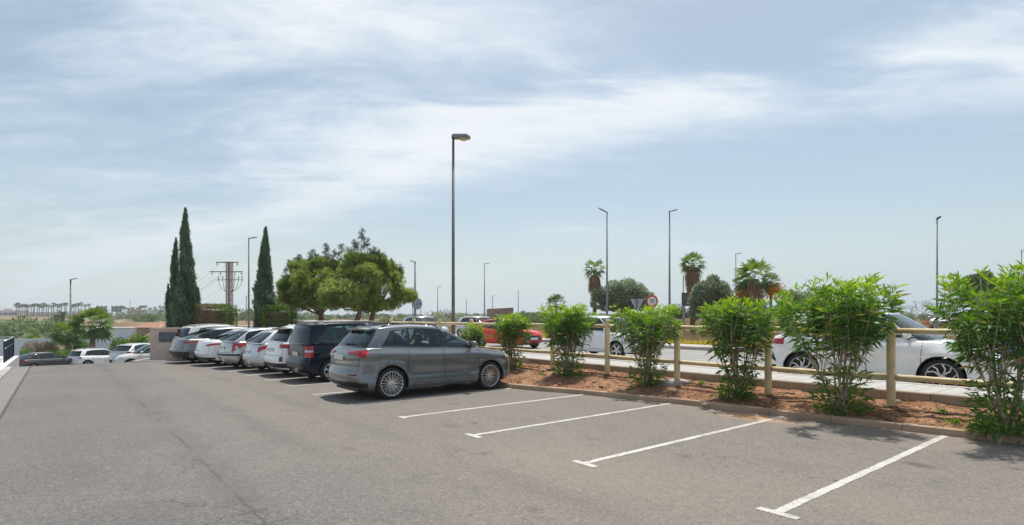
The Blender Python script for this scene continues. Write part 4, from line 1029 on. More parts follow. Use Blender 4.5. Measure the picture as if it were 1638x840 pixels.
build_car('distant_car', (40.5, 53, .72), R(-130), c15, 'paint_silver', 'small pale car parked far off beside the orange barrier', 'car', None, glass='glass_pale',
    head=(.55, 1.0, .58, .63, .72, .78), style='five', seams=((.9, .93),), windows=five_door(0, 0, -.8, -1.3, c15, .9), plate=False)

# ------------------------------------------------------------------ fence of round posts and two rails
PO = [(8.02, 8.22), (6.62, 9.83), (5.19, 11.40), (3.83, 13.05), (2.53, 14.92), (1.20, 16.58), (-.08, 18.2), (-1.44, 19.9), (-2.76, 21.6), (-4.05, 23.25), (-5.35, 24.9)]
fence = empty('post_and_rail_fence', (0, 0, 0), label='cream post and rail fence running behind the oleanders along the pavement', cat='fence')
def bz(x, y): n, s = to_ns(x, y); return bed_z(n, s)
for i, (x, y) in enumerate(PO):
    b = bz(x, y)-.12; tp = 1.71+.004*math.sin(i*5)
    mb = MB(); mb.lathe([(.001, b), (.069, b), (.069, 1.60), (.069, tp-.012), (.060, tp), (.001, tp+.003)], 20, 'z', (x, y, 0))
    mb.obj('post', M('fence_cream'), fence, smooth=False)
    for z in (1.54, .735):
        col_ = MB(); col_.lathe([(.073, z-.05), (.076, z-.045), (.076, z+.045), (.073, z+.05)], 18, 'z', (x, y, 0)); col_.obj('rail_collar', M('fence_cream'), fence, smooth=False)
for (a, b) in zip(PO, PO[1:]):
    for z in (1.54, .735):
        A = Vector((*a, z)); B_ = Vector((*b, z+.0)); d = (B_-A).normalized()
        mb = MB(); mb.tube([A+d*.05, (A+B_)/2-Vector((0, 0, .006)), B_-d*.05], .049, 14); mb.obj('rail', M('fence_cream'), fence, smooth=True)
# concrete footing showing at one post
x, y = PO[3]; mb = MB(); mb.box((x-.12, y-.10, bz(x, y)+.00), (.62, .50, .16), rz=.5, taper=.9, ch=.03); mb.obj('concrete_footing', M('pavement_concrete'), label='rough concrete slab at the foot of the fence post by the third oleander', cat='concrete block')
mat('rock', (.34, .23, .16), .9, col2=(.22, .13, .085), nscale=5, bump=.6)
def rock_mb(mb, x, y, z, r, sq=.6):
    bm = bmesh.new(); bmesh.ops.create_icosphere(bm, subdivisions=1, radius=1)
    o = random.random()*99; a = random.random()*6
    vs = []
    for v in bm.verts:
        k = 1+.45*noise.noise(v.co*1.3+Vector((o, 0, 0))); p = v.co*k*r
        vs.append((x+p.x*math.cos(a)-p.y*math.sin(a)*.8, y+p.x*math.sin(a)+p.y*math.cos(a)*.8, z+p.z*sq))
    fs = [tuple(v.index for v in f.verts) for f in bm.faces]; bm.free(); mb.add(vs, fs)
peb = MB()
for i in range(650):
    s = random.uniform(-4, 16); n = random.uniform(nk(s)+.2, 11.6); x, y = NS(n, s); r = random.uniform(.012, .035) if random.random() < .93 else random.uniform(.04, .075)
    rock_mb(peb, x, y, bed_z(n, s)+r*.15, r)
peb.obj('soil_pebbles', M('rock'), label='pebbles and clods scattered over the red soil of the bed', cat='pebbles', kind='stuff')
for (px, py, r, lab) in ((1172, 656-20, .10, 'pale stone on the soil left of the fourth oleander'), (868, 597, .13, 'flat pale stone by the second oleander'), (1128, 640, .09, 'small pinkish stone near the third footing'), (770+60, 606, .08, 'small stone behind the dark grey SUV nose')):
    Y = 1.6*F/(py-507); X, Y, _ = PX(px, py, Y); mb = MB(); rock_mb(mb, X, Y, bz(X, Y)+.02, r, .5); mb.obj('stone', M('rock'), label=lab, cat='stone')
# dry litter: curled dead leaves and twigs
k = 5200; ss = RNG.uniform(-4, 16, k); C_ = []
for s in ss:
    a = nk(s)+.2; n = random.uniform(a, 11.65); C_.append((*NS(n, s), bed_z(n, s)+.008))
C_ = np.array(C_); D_ = RNG.normal(size=(k, 3)); D_[:, 2] = np.abs(D_[:, 2])*.18
leaf_mat('dead_leaf', ((.20, .11, .06), (.36, .25, .15), (.55, .45, .32)), .1, .8)
link('dead_leaves', np_quads('dead_leaves', leaves(C_, D_, RNG.uniform(.03, .11, k), RNG.uniform(.004, .011, k)), RNG.random(k)), M('dead_leaf'), label='dry fallen leaves and twigs lying on the red soil', cat='leaf litter', kind='stuff')
# black irrigation hose
pts = []
for s in lin(-5, 16, .12):
    n = 11.02+.10*math.sin(s*.9)+.05*math.sin(s*2.7+1)+.02*math.sin(s*7); x, y = NS(n, s); pts.append((x, y, bed_z(n, s)+.014+.02*max(0, math.sin(s*1.9))))
mb = MB(); mb.tube(pts, .0105, 6); mb.obj('irrigation_hose', M('hose_black'), smooth=True, label='black irrigation hose snaking along the soil under the oleanders', cat='hose')

# ------------------------------------------------------------------ oleanders
leaf_mat('oleander_leaf', ((.045, .105, .030), (.11, .245, .028), (.34, .52, .05)), .40, .52)
leaf_mat('dry_oleander', ((.28, .20, .07), (.45, .36, .10), (.50, .46, .14)), .25, .7)
def oleander(px, pyb, ztop, width, seed, label, n=10.6, nleaf=6500, lean=0., stems=16, skirt=.35, droop=.3, L0=.205):
    rng = np.random.default_rng(seed); rnd = random.Random(seed)
    t = (px-819)/F; Y = n/(CN*t+SN); X = t*Y; z0 = bz(X, Y)-.02
    Hh = ztop-z0; Wd = width/2
    root = empty('oleander', (X, Y, z0), label=label, cat='shrub', group='oleanders in the bed along the fence')
    tips = []; sm = []; rtone = rnd.uniform(-.10, .08)
    for i in range(stems):
        a = 2*math.pi*(i+rnd.uniform(-.3, .3))/stems; spread = Wd*(rnd.uniform(.25, 1.0) if i % 3 else rnd.uniform(0, .35))
        h = Hh*rnd.uniform(.80, .95)*(1-.14*(spread/Wd)**2); b = Vector((math.cos(a)*.07*rnd.random(), math.sin(a)*.07*rnd.random(), 0))
        d = Vector((math.cos(a)*spread, math.sin(a)*spread, h)); pts = []
        for k in range(9):
            f = k/8; r = f**1.15
            pts.append(b+Vector((d.x*r+.03*math.sin(5*f+i), d.y*r+.03*math.cos(4*f+i*2), d.z*f)))
        mb = MB(); r0 = rnd.uniform(.010, .019)*(1.6 if i % 4 == 0 else 1); mb.tube(pts, [r0*(1-.72*k/8) for k in range(9)], 6)
        sm.append(mb)
        tips.append(pts)
        for q in range(rnd.randint(3, 5)):      # forks
            k0 = rnd.randint(3, 6); p = pts[k0]; a2 = a+rnd.uniform(-1.6, 1.6); hh = (Hh*rnd.uniform(.78, 1.0)-p.z)
            if q > 2: hh *= rnd.uniform(.3, .7)
            sp2 = Wd*rnd.uniform(.15, .5); e = [p+Vector((math.cos(a2)*sp2*f**.9, math.sin(a2)*sp2*f**.9, hh*f**1.15)) for f in (0, .25, .5, .75, 1)]
            lim = [Vector((v.x, v.y, v.z)) for v in e]
            for v in lim:
                rr_ = math.hypot(v.x, v.y)
                if rr_ > Wd: v.x *= Wd/rr_; v.y *= Wd/rr_
            m2 = MB(); m2.tube(lim, [.008, .007, .006, .005, .004], 5); sm.append(m2); tips.append(lim)
    for mb in sm: mb.obj('stem', M('stem_tan'), root, smooth=True)
    # leaves in whorls along the shoots
    C = []; D = []; T = []; Ls = []
    per = nleaf/len(tips)
    for pts in tips:
        P = [np.array(p) for p in pts]; m = len(P)-1
        for _ in range(int(per/3.2)):
            f = rnd.random()**.5
            zf = .56+.44*f if len(pts) == 9 else .30+.70*f
            if rnd.random() < skirt*.25: zf *= rnd.random()
            if f > .8 and rnd.random() < .5: zf = 1.0
            q = min(m-1e-6, zf*m); i0 = int(q); c = P[i0]+(P[i0+1]-P[i0])*(q-i0); ax = P[i0+1]-P[i0]; ax = ax/np.linalg.norm(ax)
            c = c+rng.normal(size=3)*np.array((.045, .045, .03))
            hrel = c[2]/Hh; young = max(0, (zf-.72)/.28)*max(0, (hrel-.5)/.5)
            ph = rnd.random()*6
            r1_ = np.cross(ax, (0.3, .2, 1)); r1_ /= np.linalg.norm(r1_)+1e-9; r2_ = np.cross(ax, r1_)
            for k in range(3):
                aa = ph+2.094*k+rnd.uniform(-.3, .3); up = (.25+1.0*young+rnd.uniform(-.2, .25)) if hrel > .45 else rnd.uniform(-.5, .5)
                dd = r1_*math.cos(aa)+r2_*math.sin(aa)+ax*up
                if hrel < .72: dd = dd+np.array((0, 0, -droop*rnd.random()*1.6))
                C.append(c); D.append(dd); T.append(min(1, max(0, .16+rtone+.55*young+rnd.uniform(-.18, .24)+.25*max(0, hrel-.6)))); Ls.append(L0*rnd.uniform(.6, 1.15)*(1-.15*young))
    # a tuft of low shoots round the base
    for _ in range(int(nleaf*.13*skirt/.35)):
        a = rnd.random()*6.28; r = rnd.random()**.7*min(.42, Wd*.45); h = rnd.random()**1.5*Hh*.30
        c = np.array((math.cos(a)*r, math.sin(a)*r, .03+h)); C.append(c); D.append(np.array((math.cos(a)*.8, math.sin(a)*.8, rnd.uniform(-.2, 1)))+rng.normal(size=3)*.4); T.append(rnd.uniform(.1, .55)); Ls.append(L0*rnd.uniform(.5, .95))
    C = np.array(C); D = np.array(D); Ls = np.array(Ls)
    V = leaves(C, D, Ls, Ls*rng.uniform(.082, .115, len(Ls)), rng, droop=.16)
    dry = rng.random(len(V)) < .035+.03*(C[:, 2] < Hh*.5); T = np.array(T)
    f = link('foliage', np_quads('foliage', V[~dry], T[~dry]), M('oleander_leaf'), root, kind='stuff')
    link('dry_foliage', np_quads('dry_foliage', V[dry], rng.random(dry.sum())), M('dry_oleander'), root, kind='stuff')
    return root
oleander(757, 580, 1.52, .9, 21, 'smallest oleander showing just over the bonnet of the dark grey SUV', nleaf=1100, stems=8)
oleander(820, 597, 1.84, 1.25, 22, 'oleander at the nose of the dark grey SUV with the red car behind it', nleaf=2100, stems=12)
oleander(909, 603, 2.01, 1.70, 23, 'dense rounded oleander in front of the white hatchback on the road', nleaf=3700)
oleander(1036, 617, 2.00, 1.75, 24, 'open oleander with arching bare stems left of the concrete footing', nleaf=2900)
oleander(1180, 635, 2.11, 1.45, 25, 'narrow oleander between the footing post and the white SUV', nleaf=3200, skirt=.5, stems=12)
oleander(1345, 655, 2.42, 2.50, 26, 'largest oleander with thick pale stems in front of the white SUV', nleaf=4100, stems=13, skirt=.28, L0=.225)
oleander(1612, 686, 2.46, 2.10, 27, 'tall oleander at the right edge covering the nose of the white SUV', nleaf=4300, stems=14, skirt=.55, L0=.205)
# little weeds
leaf_mat('weed_leaf', ((.10, .22, .03), (.17, .32, .04), (.26, .42, .06)), .3, .5)
for i, (px, n, lab) in enumerate(((1527, 10.75, 'small green weed on the soil right of the fence post'), (1562, 10.8, 'small green weed nearest the rightmost oleander'), (1508, 11.2, 'low flat weed against the rear kerb'), (1122, 11.35, 'yellow-green weed by the rear kerb left of the narrow oleander'), (866, 10.3, 'faint weed near the rounded oleander'))):
    t = (px-819)/F; Y = n/(CN*t+SN); X = t*Y; k = 60; rng = np.random.default_rng(i)
    C = np.zeros((k, 3))+rng.normal(size=(k, 3))*np.array((.03, .03, .005)); D = rng.normal(size=(k, 3))*.7+np.array((0, 0, .8))
    o = link('weed', np_quads('weed', leaves(C, D, rng.uniform(.05, .13, k), .009, rng), rng.random(k)), M('weed_leaf'), loc=(X, Y, bz(X, Y)), label=lab, cat='weed')

# ------------------------------------------------------------------ street lamps
def street_lamp(px, ytop, Y, zb, side, label, kind='flat', hl=.65, pole='pole_grey', r0=.07, r1=.042, tilt=.06, ang=0.):
    X, _, zt = PX(px, ytop, Y); root = empty('street_lamp', (X, Y, zb), ang, label=label, cat='street lamp', group='street lamps')
    H = zt-zb; mb = MB(); mb.tube([(0, 0, -.3), (0, 0, .9), (0, 0, .95), (0, 0, H-.12)], [r0*1.12, r0*1.12, r0, r1], 12)
    mb.obj('pole', M(pole), root, smooth=True)
    if r0 > .05:
        bs = MB(); bs.box((0, 0, .35), (.12, r0*2.3, .3), ch=.01); bs.obj('service_door', M('galvanised'), root)
    hd = MB(); sx = side
    if kind == 'bowl':
        prof = [(-.06, -.13, -.02), (-.05, -.14, .05), (.02, -.15, .09), (.52, -.17, .09), (.66, -.12, .01), (.67, -.11, -.03)]
        rows = []
        for (x, yw, z) in prof:
            rows.append([(sx*x, yw*c_, z if abs(c_) < .9 else min(z, -.02) if False else z-.05*(abs(c_) > .9)) for c_ in (-1, -.8, -.3, .3, .8, 1)])
        hd.grid(rows); low = [[(sx*x, yw*c_, -.06) for c_ in (-1, 1)] for x, yw in ((-.06, -.12), (.2, -.15), (.67, -.11))]
        hd.grid(low); hd.grid([[(sx*p[0], p[1]*c_, p[2]-.05) for p in prof] for c_ in (1,)]+[[(sx*p[0], p[1], -.06) for p in prof]]); hd.grid([[(sx*p[0], -p[1], p[2]-.05) for p in prof], [(sx*p[0], -p[1], -.06) for p in prof]])
        ho = hd.obj('lamp_head', M('lamp_housing'), root, loc=(0, 0, H-.05)); 
        ln = MB(); rows = []
        for i in range(9):
            x = .19+.44*i/8; e = math.sin(math.pi*min(1, max(0, .08+.84*i/8)))
            rows.append([(sx*x, .13*math.cos(a), -.06-.10*e*math.sin(a)) for a in [math.pi*j/8 for j in range(9)]])
        ln.grid(rows); ln.obj('lens', M('lamp_lens'), ho, smooth=True)
    else:
        rows = []
        for i in range(9):
            f = i/8; x = -.05+(hl+.05)*f; e = .35+.65*math.sin(math.pi*(.12+.80*f)); w_ = .13*e
            rows.append([(sx*x, w_*math.cos(a), tilt*x/hl*2+.045*e*math.sin(a)) for a in [2*math.pi*j/12 for j in range(13)]])
        hd.grid(rows); ho = hd.obj('lamp_head', M('lamp_brown' if pole == 'pole_brown' else 'lamp_housing'), root, smooth=True, loc=(0, 0, H-.08))
        ln = MB(); ln.lathe([(.001, -.02), (.07, -.012), (.085, .0)], 12, 'z', (sx*hl*.6, 0, tilt*1.2-.045)); ln.obj('lens', M('lamp_lens'), ho)
    return root
mat('lamp_housing', (.17, .19, .21), .45, .3, var=.1); mat('lamp_lens', (.46, .36, .18), .15, coat=.6, var=.3, nscale=9); mat('lamp_brown', (.22, .165, .12), .5, .2, var=.15)
street_lamp(725, 217, 22.0, .3, 1, 'tallest street lamp with a boxy head and glass bowl rising behind the dark grey SUV', 'bowl', pole='pole_brown', r0=.068, r1=.048)
street_lamp(971, 338, 38.9, .35, -1, 'street lamp with a brownish head pointing left above the grey-green tree', hl=.62, tilt=.16, pole='pole_grey', r0=.085)
street_lamp(1071, 336, 38.2, .35, 1, 'street lamp with its head pointing right between the two tall palms', hl=.55, r0=.085)
street_lamp(1177, 405, 64, .5, 1, 'thin street lamp behind the skirted palm', hl=.7, r0=.07)
street_lamp(1499, 349, 41.3, .4, -1, 'street lamp seen edge on above the roof of the white SUV', hl=.5, ang=1.3, r0=.08)
street_lamp(1634, 400, 61, .5, 1, 'street lamp with a dark head at the right edge of the view', hl=.7, r0=.08, ang=.5)
street_lamp(775, 421, 76, .5, 1, 'slim street lamp above the red car', hl=.8, r0=.10)
street_lamp(664, 417, 40, .3, -1, 'short street lamp carrying a round sign at the right end of the pine', hl=.36, r0=.10, r1=.05, tilt=.05)
street_lamp(700, 458, 100, .5, 1, 'small far street lamp left of the tallest lamp', hl=.8, r0=.09)
street_lamp(398, 380, 47, -.1, 1, 'street lamp between the pylon and the single cypress', hl=.72, r0=.085, pole='pole_brown')
street_lamp(113, 446, 62, -3.2, 1, 'street lamp with a flat head standing in the low ground at the left', hl=.75, r0=.11, r1=.08)
for (px, yt, Y, sd_, lab) in ((746, 479, 170, 0, 'bare far pole just right of the tallest lamp'), (788, 473, 150, 1, 'small far lamp behind the concrete wall'), (829, 464, 140, 0, 'bare far mast with a small bracket right of the concrete wall'), (866, 485, 210, 1, 'tiny far lamp behind the smallest palm'), (394, 473, 110, 1, 'tiny far lamp seen beside the street lamp pole near the pylon'), (208, 480, 260, 1, 'tiny far lamp above the far palms'), (1509, 478, 170, 0, 'faint far mast at the right'), (660, 478, 150, 0, 'thin far pole behind the round sign'), (673, 478, 155, 0, 'thinner far pole right of the round sign'), (1093, 440, 60, 0, 'thin pole left of the skirted palm trunk')):
    street_lamp(px, yt, Y, -1 if px < 250 else .4, sd_ or 1, lab, hl=1.0 if sd_ else .12, r0=.045+Y*.0004, r1=.04+Y*.0003)

# ------------------------------------------------------------------ signs
mat('sign_white', (.72, .72, .71), .4, var=.06); mat('sign_red', (.55, .02, .02), .4, var=.06); mat('sign_grey', (.33, .36, .40), .45, .5, var=.1, nscale=3); mat('ink_black', (.015, .015, .015), .5); mat('sign_slate', (.13, .14, .15), .6, var=.1)
def text_mesh(name, txt, size, m, parent, loc, rot):
    cu = bpy.data.curves.new(name, 'FONT'); cu.body = txt; cu.size = size; cu.align_x = 'CENTER'; cu.align_y = 'CENTER'; cu.extrude = .004
    tmp = bpy.data.objects.new(name+'_tmp', cu); COL.objects.link(tmp)
    dg = bpy.context.evaluated_depsgraph_get(); me = bpy.data.meshes.new_from_object(tmp.evaluated_get(dg)); bpy.data.objects.remove(tmp); bpy.data.curves.remove(cu)
    me.materials.clear(); o = link(name, me, m, parent, loc=loc); o.rotation_euler = rot; return o
X, Y, Z = PX(1043.5, 482, 27); root = empty('speed_limit_sign', (X, Y, .3), label='round white traffic sign with a red ring above the third oleander', cat='traffic sign')
zc = Z-.3; mb = MB(); mb.tube([(0, 0, -.2), (0, 0, zc+.3)], .035, 8); mb.obj('pole', M('galvanised'), root)
root.rotation_euler = (0, 0, -.62)
mb = MB(); mb.lathe([(.001, -.05), (.30, -.05), (.30, -.035), (.001, -.035)], 28, 'y', (0, 0, zc)); dsk = mb.obj('sign_disc', M('sign_white'), root)
mb = MB(); mb.lathe([(.22, -.052), (.22, -.058), (.30, -.058), (.30, -.052)], 28, 'y', (0, 0, zc), close=True); mb.obj('red_ring', M('sign_red'), dsk)
text_mesh('numerals', '30', .26, M('ink_black'), dsk, (0, -.058, zc), (R(90), 0, 0))
# yield sign seen from the back
X, Y, Z = PX(1020, 479, 30); root = empty('yield_sign', (X, Y, .3), .25, label='back of a triangular traffic sign pointing down beside the red-ringed sign', cat='traffic sign')
zc = Z-.3; mb = MB(); mb.tube([(0, 0, -.2), (0, 0, zc+.05)], .035, 8); mb.obj('pole', M('galvanised'), root)
mb = MB(); tri = [(-.37+.04, .0), (-.40, -.03), (-.03, -.66), (.03, -.66), (.40, -.03), (.33, .0)]
mb.extrude_poly(tri, 1, lambda u, v, t: (u, .045+.02*t, zc+.03+v)); mb.obj('sign_plate', M('sign_grey'), root)
for zz_ in (-.15, -.38):
    b2 = MB(); b2.box((0, .035, zc+zz_), (.34 if zz_ > -.2 else .16, .02, .04)); b2.obj('bracket', M('galvanised'), root)
# round disc sign hung on the short lamp
X, Y, Z = PX(667, 486, 39.8); root = empty('round_sign', (X, Y, Z), -.35, label='back of a round grey sign mounted on the short street lamp beside the pine', cat='traffic sign')
mb = MB(); mb.lathe([(.001, -.03), (.40, -.03), (.42, -.02), (.42, .0), (.001, .0)], 30, 'y'); mb.obj('sign_disc', M('sign_grey'), root)
mb = MB(); mb.box((.14, -.036, -.02), (.28, .012, .06)); mb.obj('bracket', M('sign_slate'), root); mb = MB(); mb.tube([(-.1, .12, -.3), (-.1, .12, .3)], .03, 6); mb.obj('mount', M('galvanised'), root)
# dark panel seen from behind near the palm
X, Y, Z = PX(1100, 479, 42); root = empty('billboard', (X, Y, .4), label='dark back of a narrow billboard behind the grey-green tree', cat='billboard')
mb = MB(); mb.box((0, 0, Z-.4), (.9, .06, 1.0)); mb.obj('panel', M('sign_slate'), root); mb = MB(); mb.tube([(-.25, .05, -.2), (-.25, .05, Z)], .06, 6); mb.obj('pole', M('galvanised'), root)
# low concrete wall block in the field
X, Y, Z = PX(801, 492, 58); mat('old_concrete', (.36, .29, .24), .9, var=.2, nscale=1.2, bump=.5, bscale=6, col2=(.25, .20, .165))
root = empty('concrete_hut', (X, Y, .4), .12, label='flat topped grey-brown concrete block standing in the dry field', cat='concrete hut')
mb = MB(); h = Z-.4; mb.add([(-1.32, 0, -.5), (1.32, 0, -.5), (1.32, 1.8, -.5), (-1.32, 1.8, -.5), (-1.32, 0, h-.14), (1.32, 0, h), (1.32, 1.8, h), (-1.32, 1.8, h-.14)], [(0, 3, 2, 1), (4, 5, 6, 7), (0, 1, 5, 4), (1, 2, 6, 5), (2, 3, 7, 6), (3, 0, 4, 7)]); mb.obj('wall', M('old_concrete'), root)
mb = MB(); mb.box((-.55, -.01, .25), (.5, .06, .5)); mb.obj('opening', M('ink_black'), root)

# ------------------------------------------------------------------ pylon and wires
mat('rust', (.24, .075, .035), .85, col2=(.16, .09, .06), nscale=3); mat('steel_brown', (.19, .15, .12), .7, .3, var=.15); mat('insulator', (.45, .47, .48), .25, coat=.5)
YP = 75; k_ = YP/F; root = empty('power_pylon', (PX(371, 0, YP)[0], YP, -.2), label='rusty lattice power pylon with three cross arms behind the trimmed hedge', cat='pylon')
zz0 = EYE+.2
def pz(py): return (507-py)*k_+zz0
def pxx(px): return (px-371)*k_
def lattice(nm, xc, ztop, wdt, m, zbot=-.3):
    lt = MB(); h = wdt/2; legs = [(-h, -h), (h, -h), (h, h), (-h, h)]; o = empty(nm, (xc, 0, 0), parent=root)
    for (a, b) in legs:
        g = MB(); g.box((a, b, (ztop+zbot)/2), (.07, .07, ztop-zbot)); g.obj('leg', m, o)
    z = zbot; i = 0
    while z < ztop-.3:
        for q in range(4):
            a = legs[q]; b = legs[(q+1) % 4]
            if i % 2: a, b = b, a
            lt.tube([(a[0], a[1], z), (b[0], b[1], z+.42)], .018, 4, cap=False)
        z += .42; i += 1
    lt.obj('bracing', m, o, kind='stuff'); return o
lattice('lattice_mast', pxx(364.2), pz(419), .30, M('steel_brown')); lattice('lattice_mast', pxx(369.5), pz(419), .34, M('rust'))
def insul(x, z, n_=3, parent=root):
    g = MB(); g.lathe([(.001, .0), (.03, -.01), (.03, -.08)]+[(r_, -.08-.11*j-dz) for j in range(n_) for r_, dz in ((.03, 0), (.13, .03), (.13, .05), (.03, .09))]+[(.001, -.08-.11*n_)], 8, 'z', (x, -.25, z)); g.obj('insulator', M('insulator'), parent)
ARMS = []
for (y_, xa, xb_, ys) in ((420, 347, 383, (349, 381)), (435, 337, 390, (341, 354, 377, 388)), (448, 349, 390, ())):
    g = MB(); g.box(((pxx(xa)+pxx(xb_))/2, -.25, pz(y_)), (pxx(xb_)-pxx(xa), .12, .12 if y_ < 440 else .07)); g.obj('cross_arm', M('steel_brown' if y_ != 420 else 'rust'), root)
    for x_ in ys: insul(pxx(x_), pz(y_)-.05); ARMS.append((pxx(x_), pz(y_)-.55))
for x_ in (351, 358, 377, 383, 389):
    g = MB(); g.lathe([(.001, .55), (.05, .5), (.09, .38), (.04, .34), (.09, .24), (.04, .2), (.08, .1), (.03, 0)], 8, 'z', (pxx(x_), -.25, pz(448))); g.obj('bushing', M('insulator'), root)
    g = MB(); x1 = 364 if x_ < 367 else 370.5; pts = [(pxx(x_), -.25, pz(448)), (pxx(x_+(x1-x_)*.12), -.25, pz(456)), (pxx(x_+(x1-x_)*.5), -.25, pz(464)), (pxx(x1), -.25, pz(467))]; g.tube(pts, .028, 5); g.obj('cable', M('hose_black'), root)
mat('wire', (.20, .21, .22), .5, .3)
FE = Vector((*PX(222, 497, 420)[:2], 7.5)); wp0 = Vector(root.location)
wl_ = empty('overhead_wires', wp0, label='thin overhead wires running from the pylon down behind the cypresses', cat='power line')
for i, (ax_, az_) in enumerate(((pxx(349), pz(421)-.5), (pxx(341), pz(436)-.5), (pxx(354), pz(436)-.5), (pxx(351), pz(448)+.5), (pxx(358), pz(448)+.5), (pxx(388), pz(436)-.5))):
    A = Vector((ax_, -.25, az_)); B_ = FE-wp0+Vector((i*1.2-3, 0, -i*.8)); g = MB(); g.tube([A+(B_-A)*f-Vector((0, 0, 14*4*f*(1-f)*.32)) for f in lin(0, 1, .04)], .016, 4, cap=False); g.obj('wire', M('wire'), wl_)

# ------------------------------------------------------------------ cypresses, hedges, pines, olive-like trees
leaf_mat('cypress_leaf', ((.06, .10, .065), (.13, .195, .115), (.23, .30, .19)), .32, .75)
leaf_mat('cypress_brown', ((.06, .05, .03), (.13, .09, .055), (.2, .14, .09)), .08, .8)
def cypress(px, ytop, Y, zb, cols, seed, label):
    """cols: (px offset, top y, half width px, base fraction)"""
    rng = np.random.default_rng(seed); k = Y/F; X = (px-819)*k; root = empty('cypress', (X, Y, zb), label=label, cat='cypress tree', group='slender cypresses behind the parked cars')
    mb = MB(); mb.tube([(0, 0, -.2), (0, 0, 1.2), (0, 0, 3.5)], [.13, .11, .04], 8); mb.obj('trunk', M('bark_grey'), root, smooth=True)
    VV = []; TT = []
    main = cols[0]; rs2 = random.Random(seed*7)
    extra = []
    for q_ in range(46):
        f0 = rs2.uniform(.08, .93); wv = main[2]*min(1, (1-f0)*1.45)*rs2.uniform(.75, 1.18)*rs2.choice((-1, 1)); Hm = (507+(EYE-zb)/k)-main[1]
        extra.append((main[0]+wv, main[1]+Hm*(1-f0)-rs2.uniform(6, 16), rs2.uniform(1.6, 3.4), 0, None, 130, f0))
    for e_ in extra:
        dx, yt, hwid, _, _, n, f0 = e_; zt_ = EYE+(507-yt)*k-zb; hh_ = rng.uniform(.5, .95); f = rng.random(n); a = rng.random(n)*2*np.pi; dep = rng.uniform(-1, 1)*main[2]*k*(1-f0)*.8
        rr_ = hwid*k*(1-f)**.7*rng.random(n)**.4; C = np.stack([dx*k+np.cos(a)*rr_, dep+np.sin(a)*rr_, zt_-hh_+f*hh_], 1); D = np.stack([np.cos(a)*.4, np.sin(a)*.4, np.ones(n)], 1)+rng.normal(size=(n, 3))*.25
        VV.append(leaves(C, D, rng.uniform(.06, .16, n), rng.uniform(.012, .026, n), rng)); TT.append(np.clip(rng.normal(.6, .2, n), 0, 1))
    for (dx, yt, hwid, lean, z0f, cnt) in cols:
        H = EYE+(507-yt)*k-zb; n = cnt
        f = rng.random(n)**.85; f = z0f+(1-z0f)*f; w_ = hwid*k*np.clip(np.minimum(1, (1-f)*1.45)**1.05, 0.02, 1)*np.clip(.6+f*1.6, 0, 1)
        a = rng.random(n)*2*np.pi; lump = 1+.24*np.sin(a*3+f*23+seed)+.16*np.sin(f*61+a*2)+.22*np.sin(f*13+a+seed*2)
        rr_ = w_*lump*(rng.random(n)**.28)
        x = dx*k*(f**lean if lean else 1)+np.cos(a)*rr_+.05*np.sin(f*9+seed); y = np.sin(a)*rr_; z = f*H
        if lean: x = dx*k*np.minimum(1, (f-z0f)/(1-z0f)*1.6+.0)+np.cos(a)*rr_
        C = np.stack([x, y, z], 1); D = np.stack([np.cos(a)*.45, np.sin(a)*.45, np.ones(n)], 1)+rng.normal(size=(n, 3))*.28
        VV.append(leaves(C, D, rng.uniform(.10, .28, n)*np.clip(.35+(1-f)*3, 0, 1), rng.uniform(.02, .042, n)*np.clip(.45+(1-f)*3, 0, 1), rng)); TT.append(np.clip(rng.normal(.45, .22, n)+.1*(lump-1)*4, 0, 1))
    link('crown', np_quads('crown', np.concatenate(VV), np.concatenate(TT)), M('cypress_leaf'), root, kind='stuff')
cypress(297, 335, 31, -.45, [(0, 333, 14, 0, .05, 15000), (9, 400, 8, 0, .1, 4500), (20, 461, 5, 1, .18, 2000), (-7, 430, 6, 0, .1, 2500), (3, 490, 19, 0, .0, 3500), (1, 334, 3, 0, .75, 500)], 3, 'taller cypress of the left pair with a needle-thin tip')
cypress(281, 383, 31.4, -.45, [(0, 381, 9, 0, .08, 7000), (-12, 455, 5, 1, .14, 2300), (-7, 505, 8, 0, .0, 1800)], 4, 'shorter cypress leaning against the left of the taller one')
cypress(424, 365, 28, -.4, [(0, 364, 15, 0, .03, 15000), (-13, 458, 5, 1, .16, 2200), (6, 410, 7, 0, .1, 3000), (2, 495, 14, 0, .0, 3000), (-3, 366, 2.5, 0, .8, 300)], 5, 'single cypress right of the street lamp near the pylon')

def blob_leaves(clumps, rng, size, aspect=.4, dirup=.3, shell=.32, tone=(.5, .2), gravity=0.):
    """clumps: (centre, radii, count)"""
    V = []; T = []
    for (c, r, n) in clumps:
        d = sphere_pts(n, rng); d[:, 2] = np.where(d[:, 2] < -.35, d[:, 2]*.6, d[:, 2]); rad = 1-shell*rng.random(n)**1.4+rng.normal(size=n)*.05
        C = np.array(c)+d*np.array(r)*rad[:, None]
        D = d+rng.normal(size=(n, 3))*.7+np.array((0, 0, dirup)); L = size*rng.uniform(.6, 1.3, n)
        V.append(leaves(C, D, L, L*aspect*.5, rng)); T.append(np.clip(rng.normal(tone[0], tone[1], n)+.10*rng.normal(), 0, 1))
    return np.concatenate(V), np.concatenate(T)
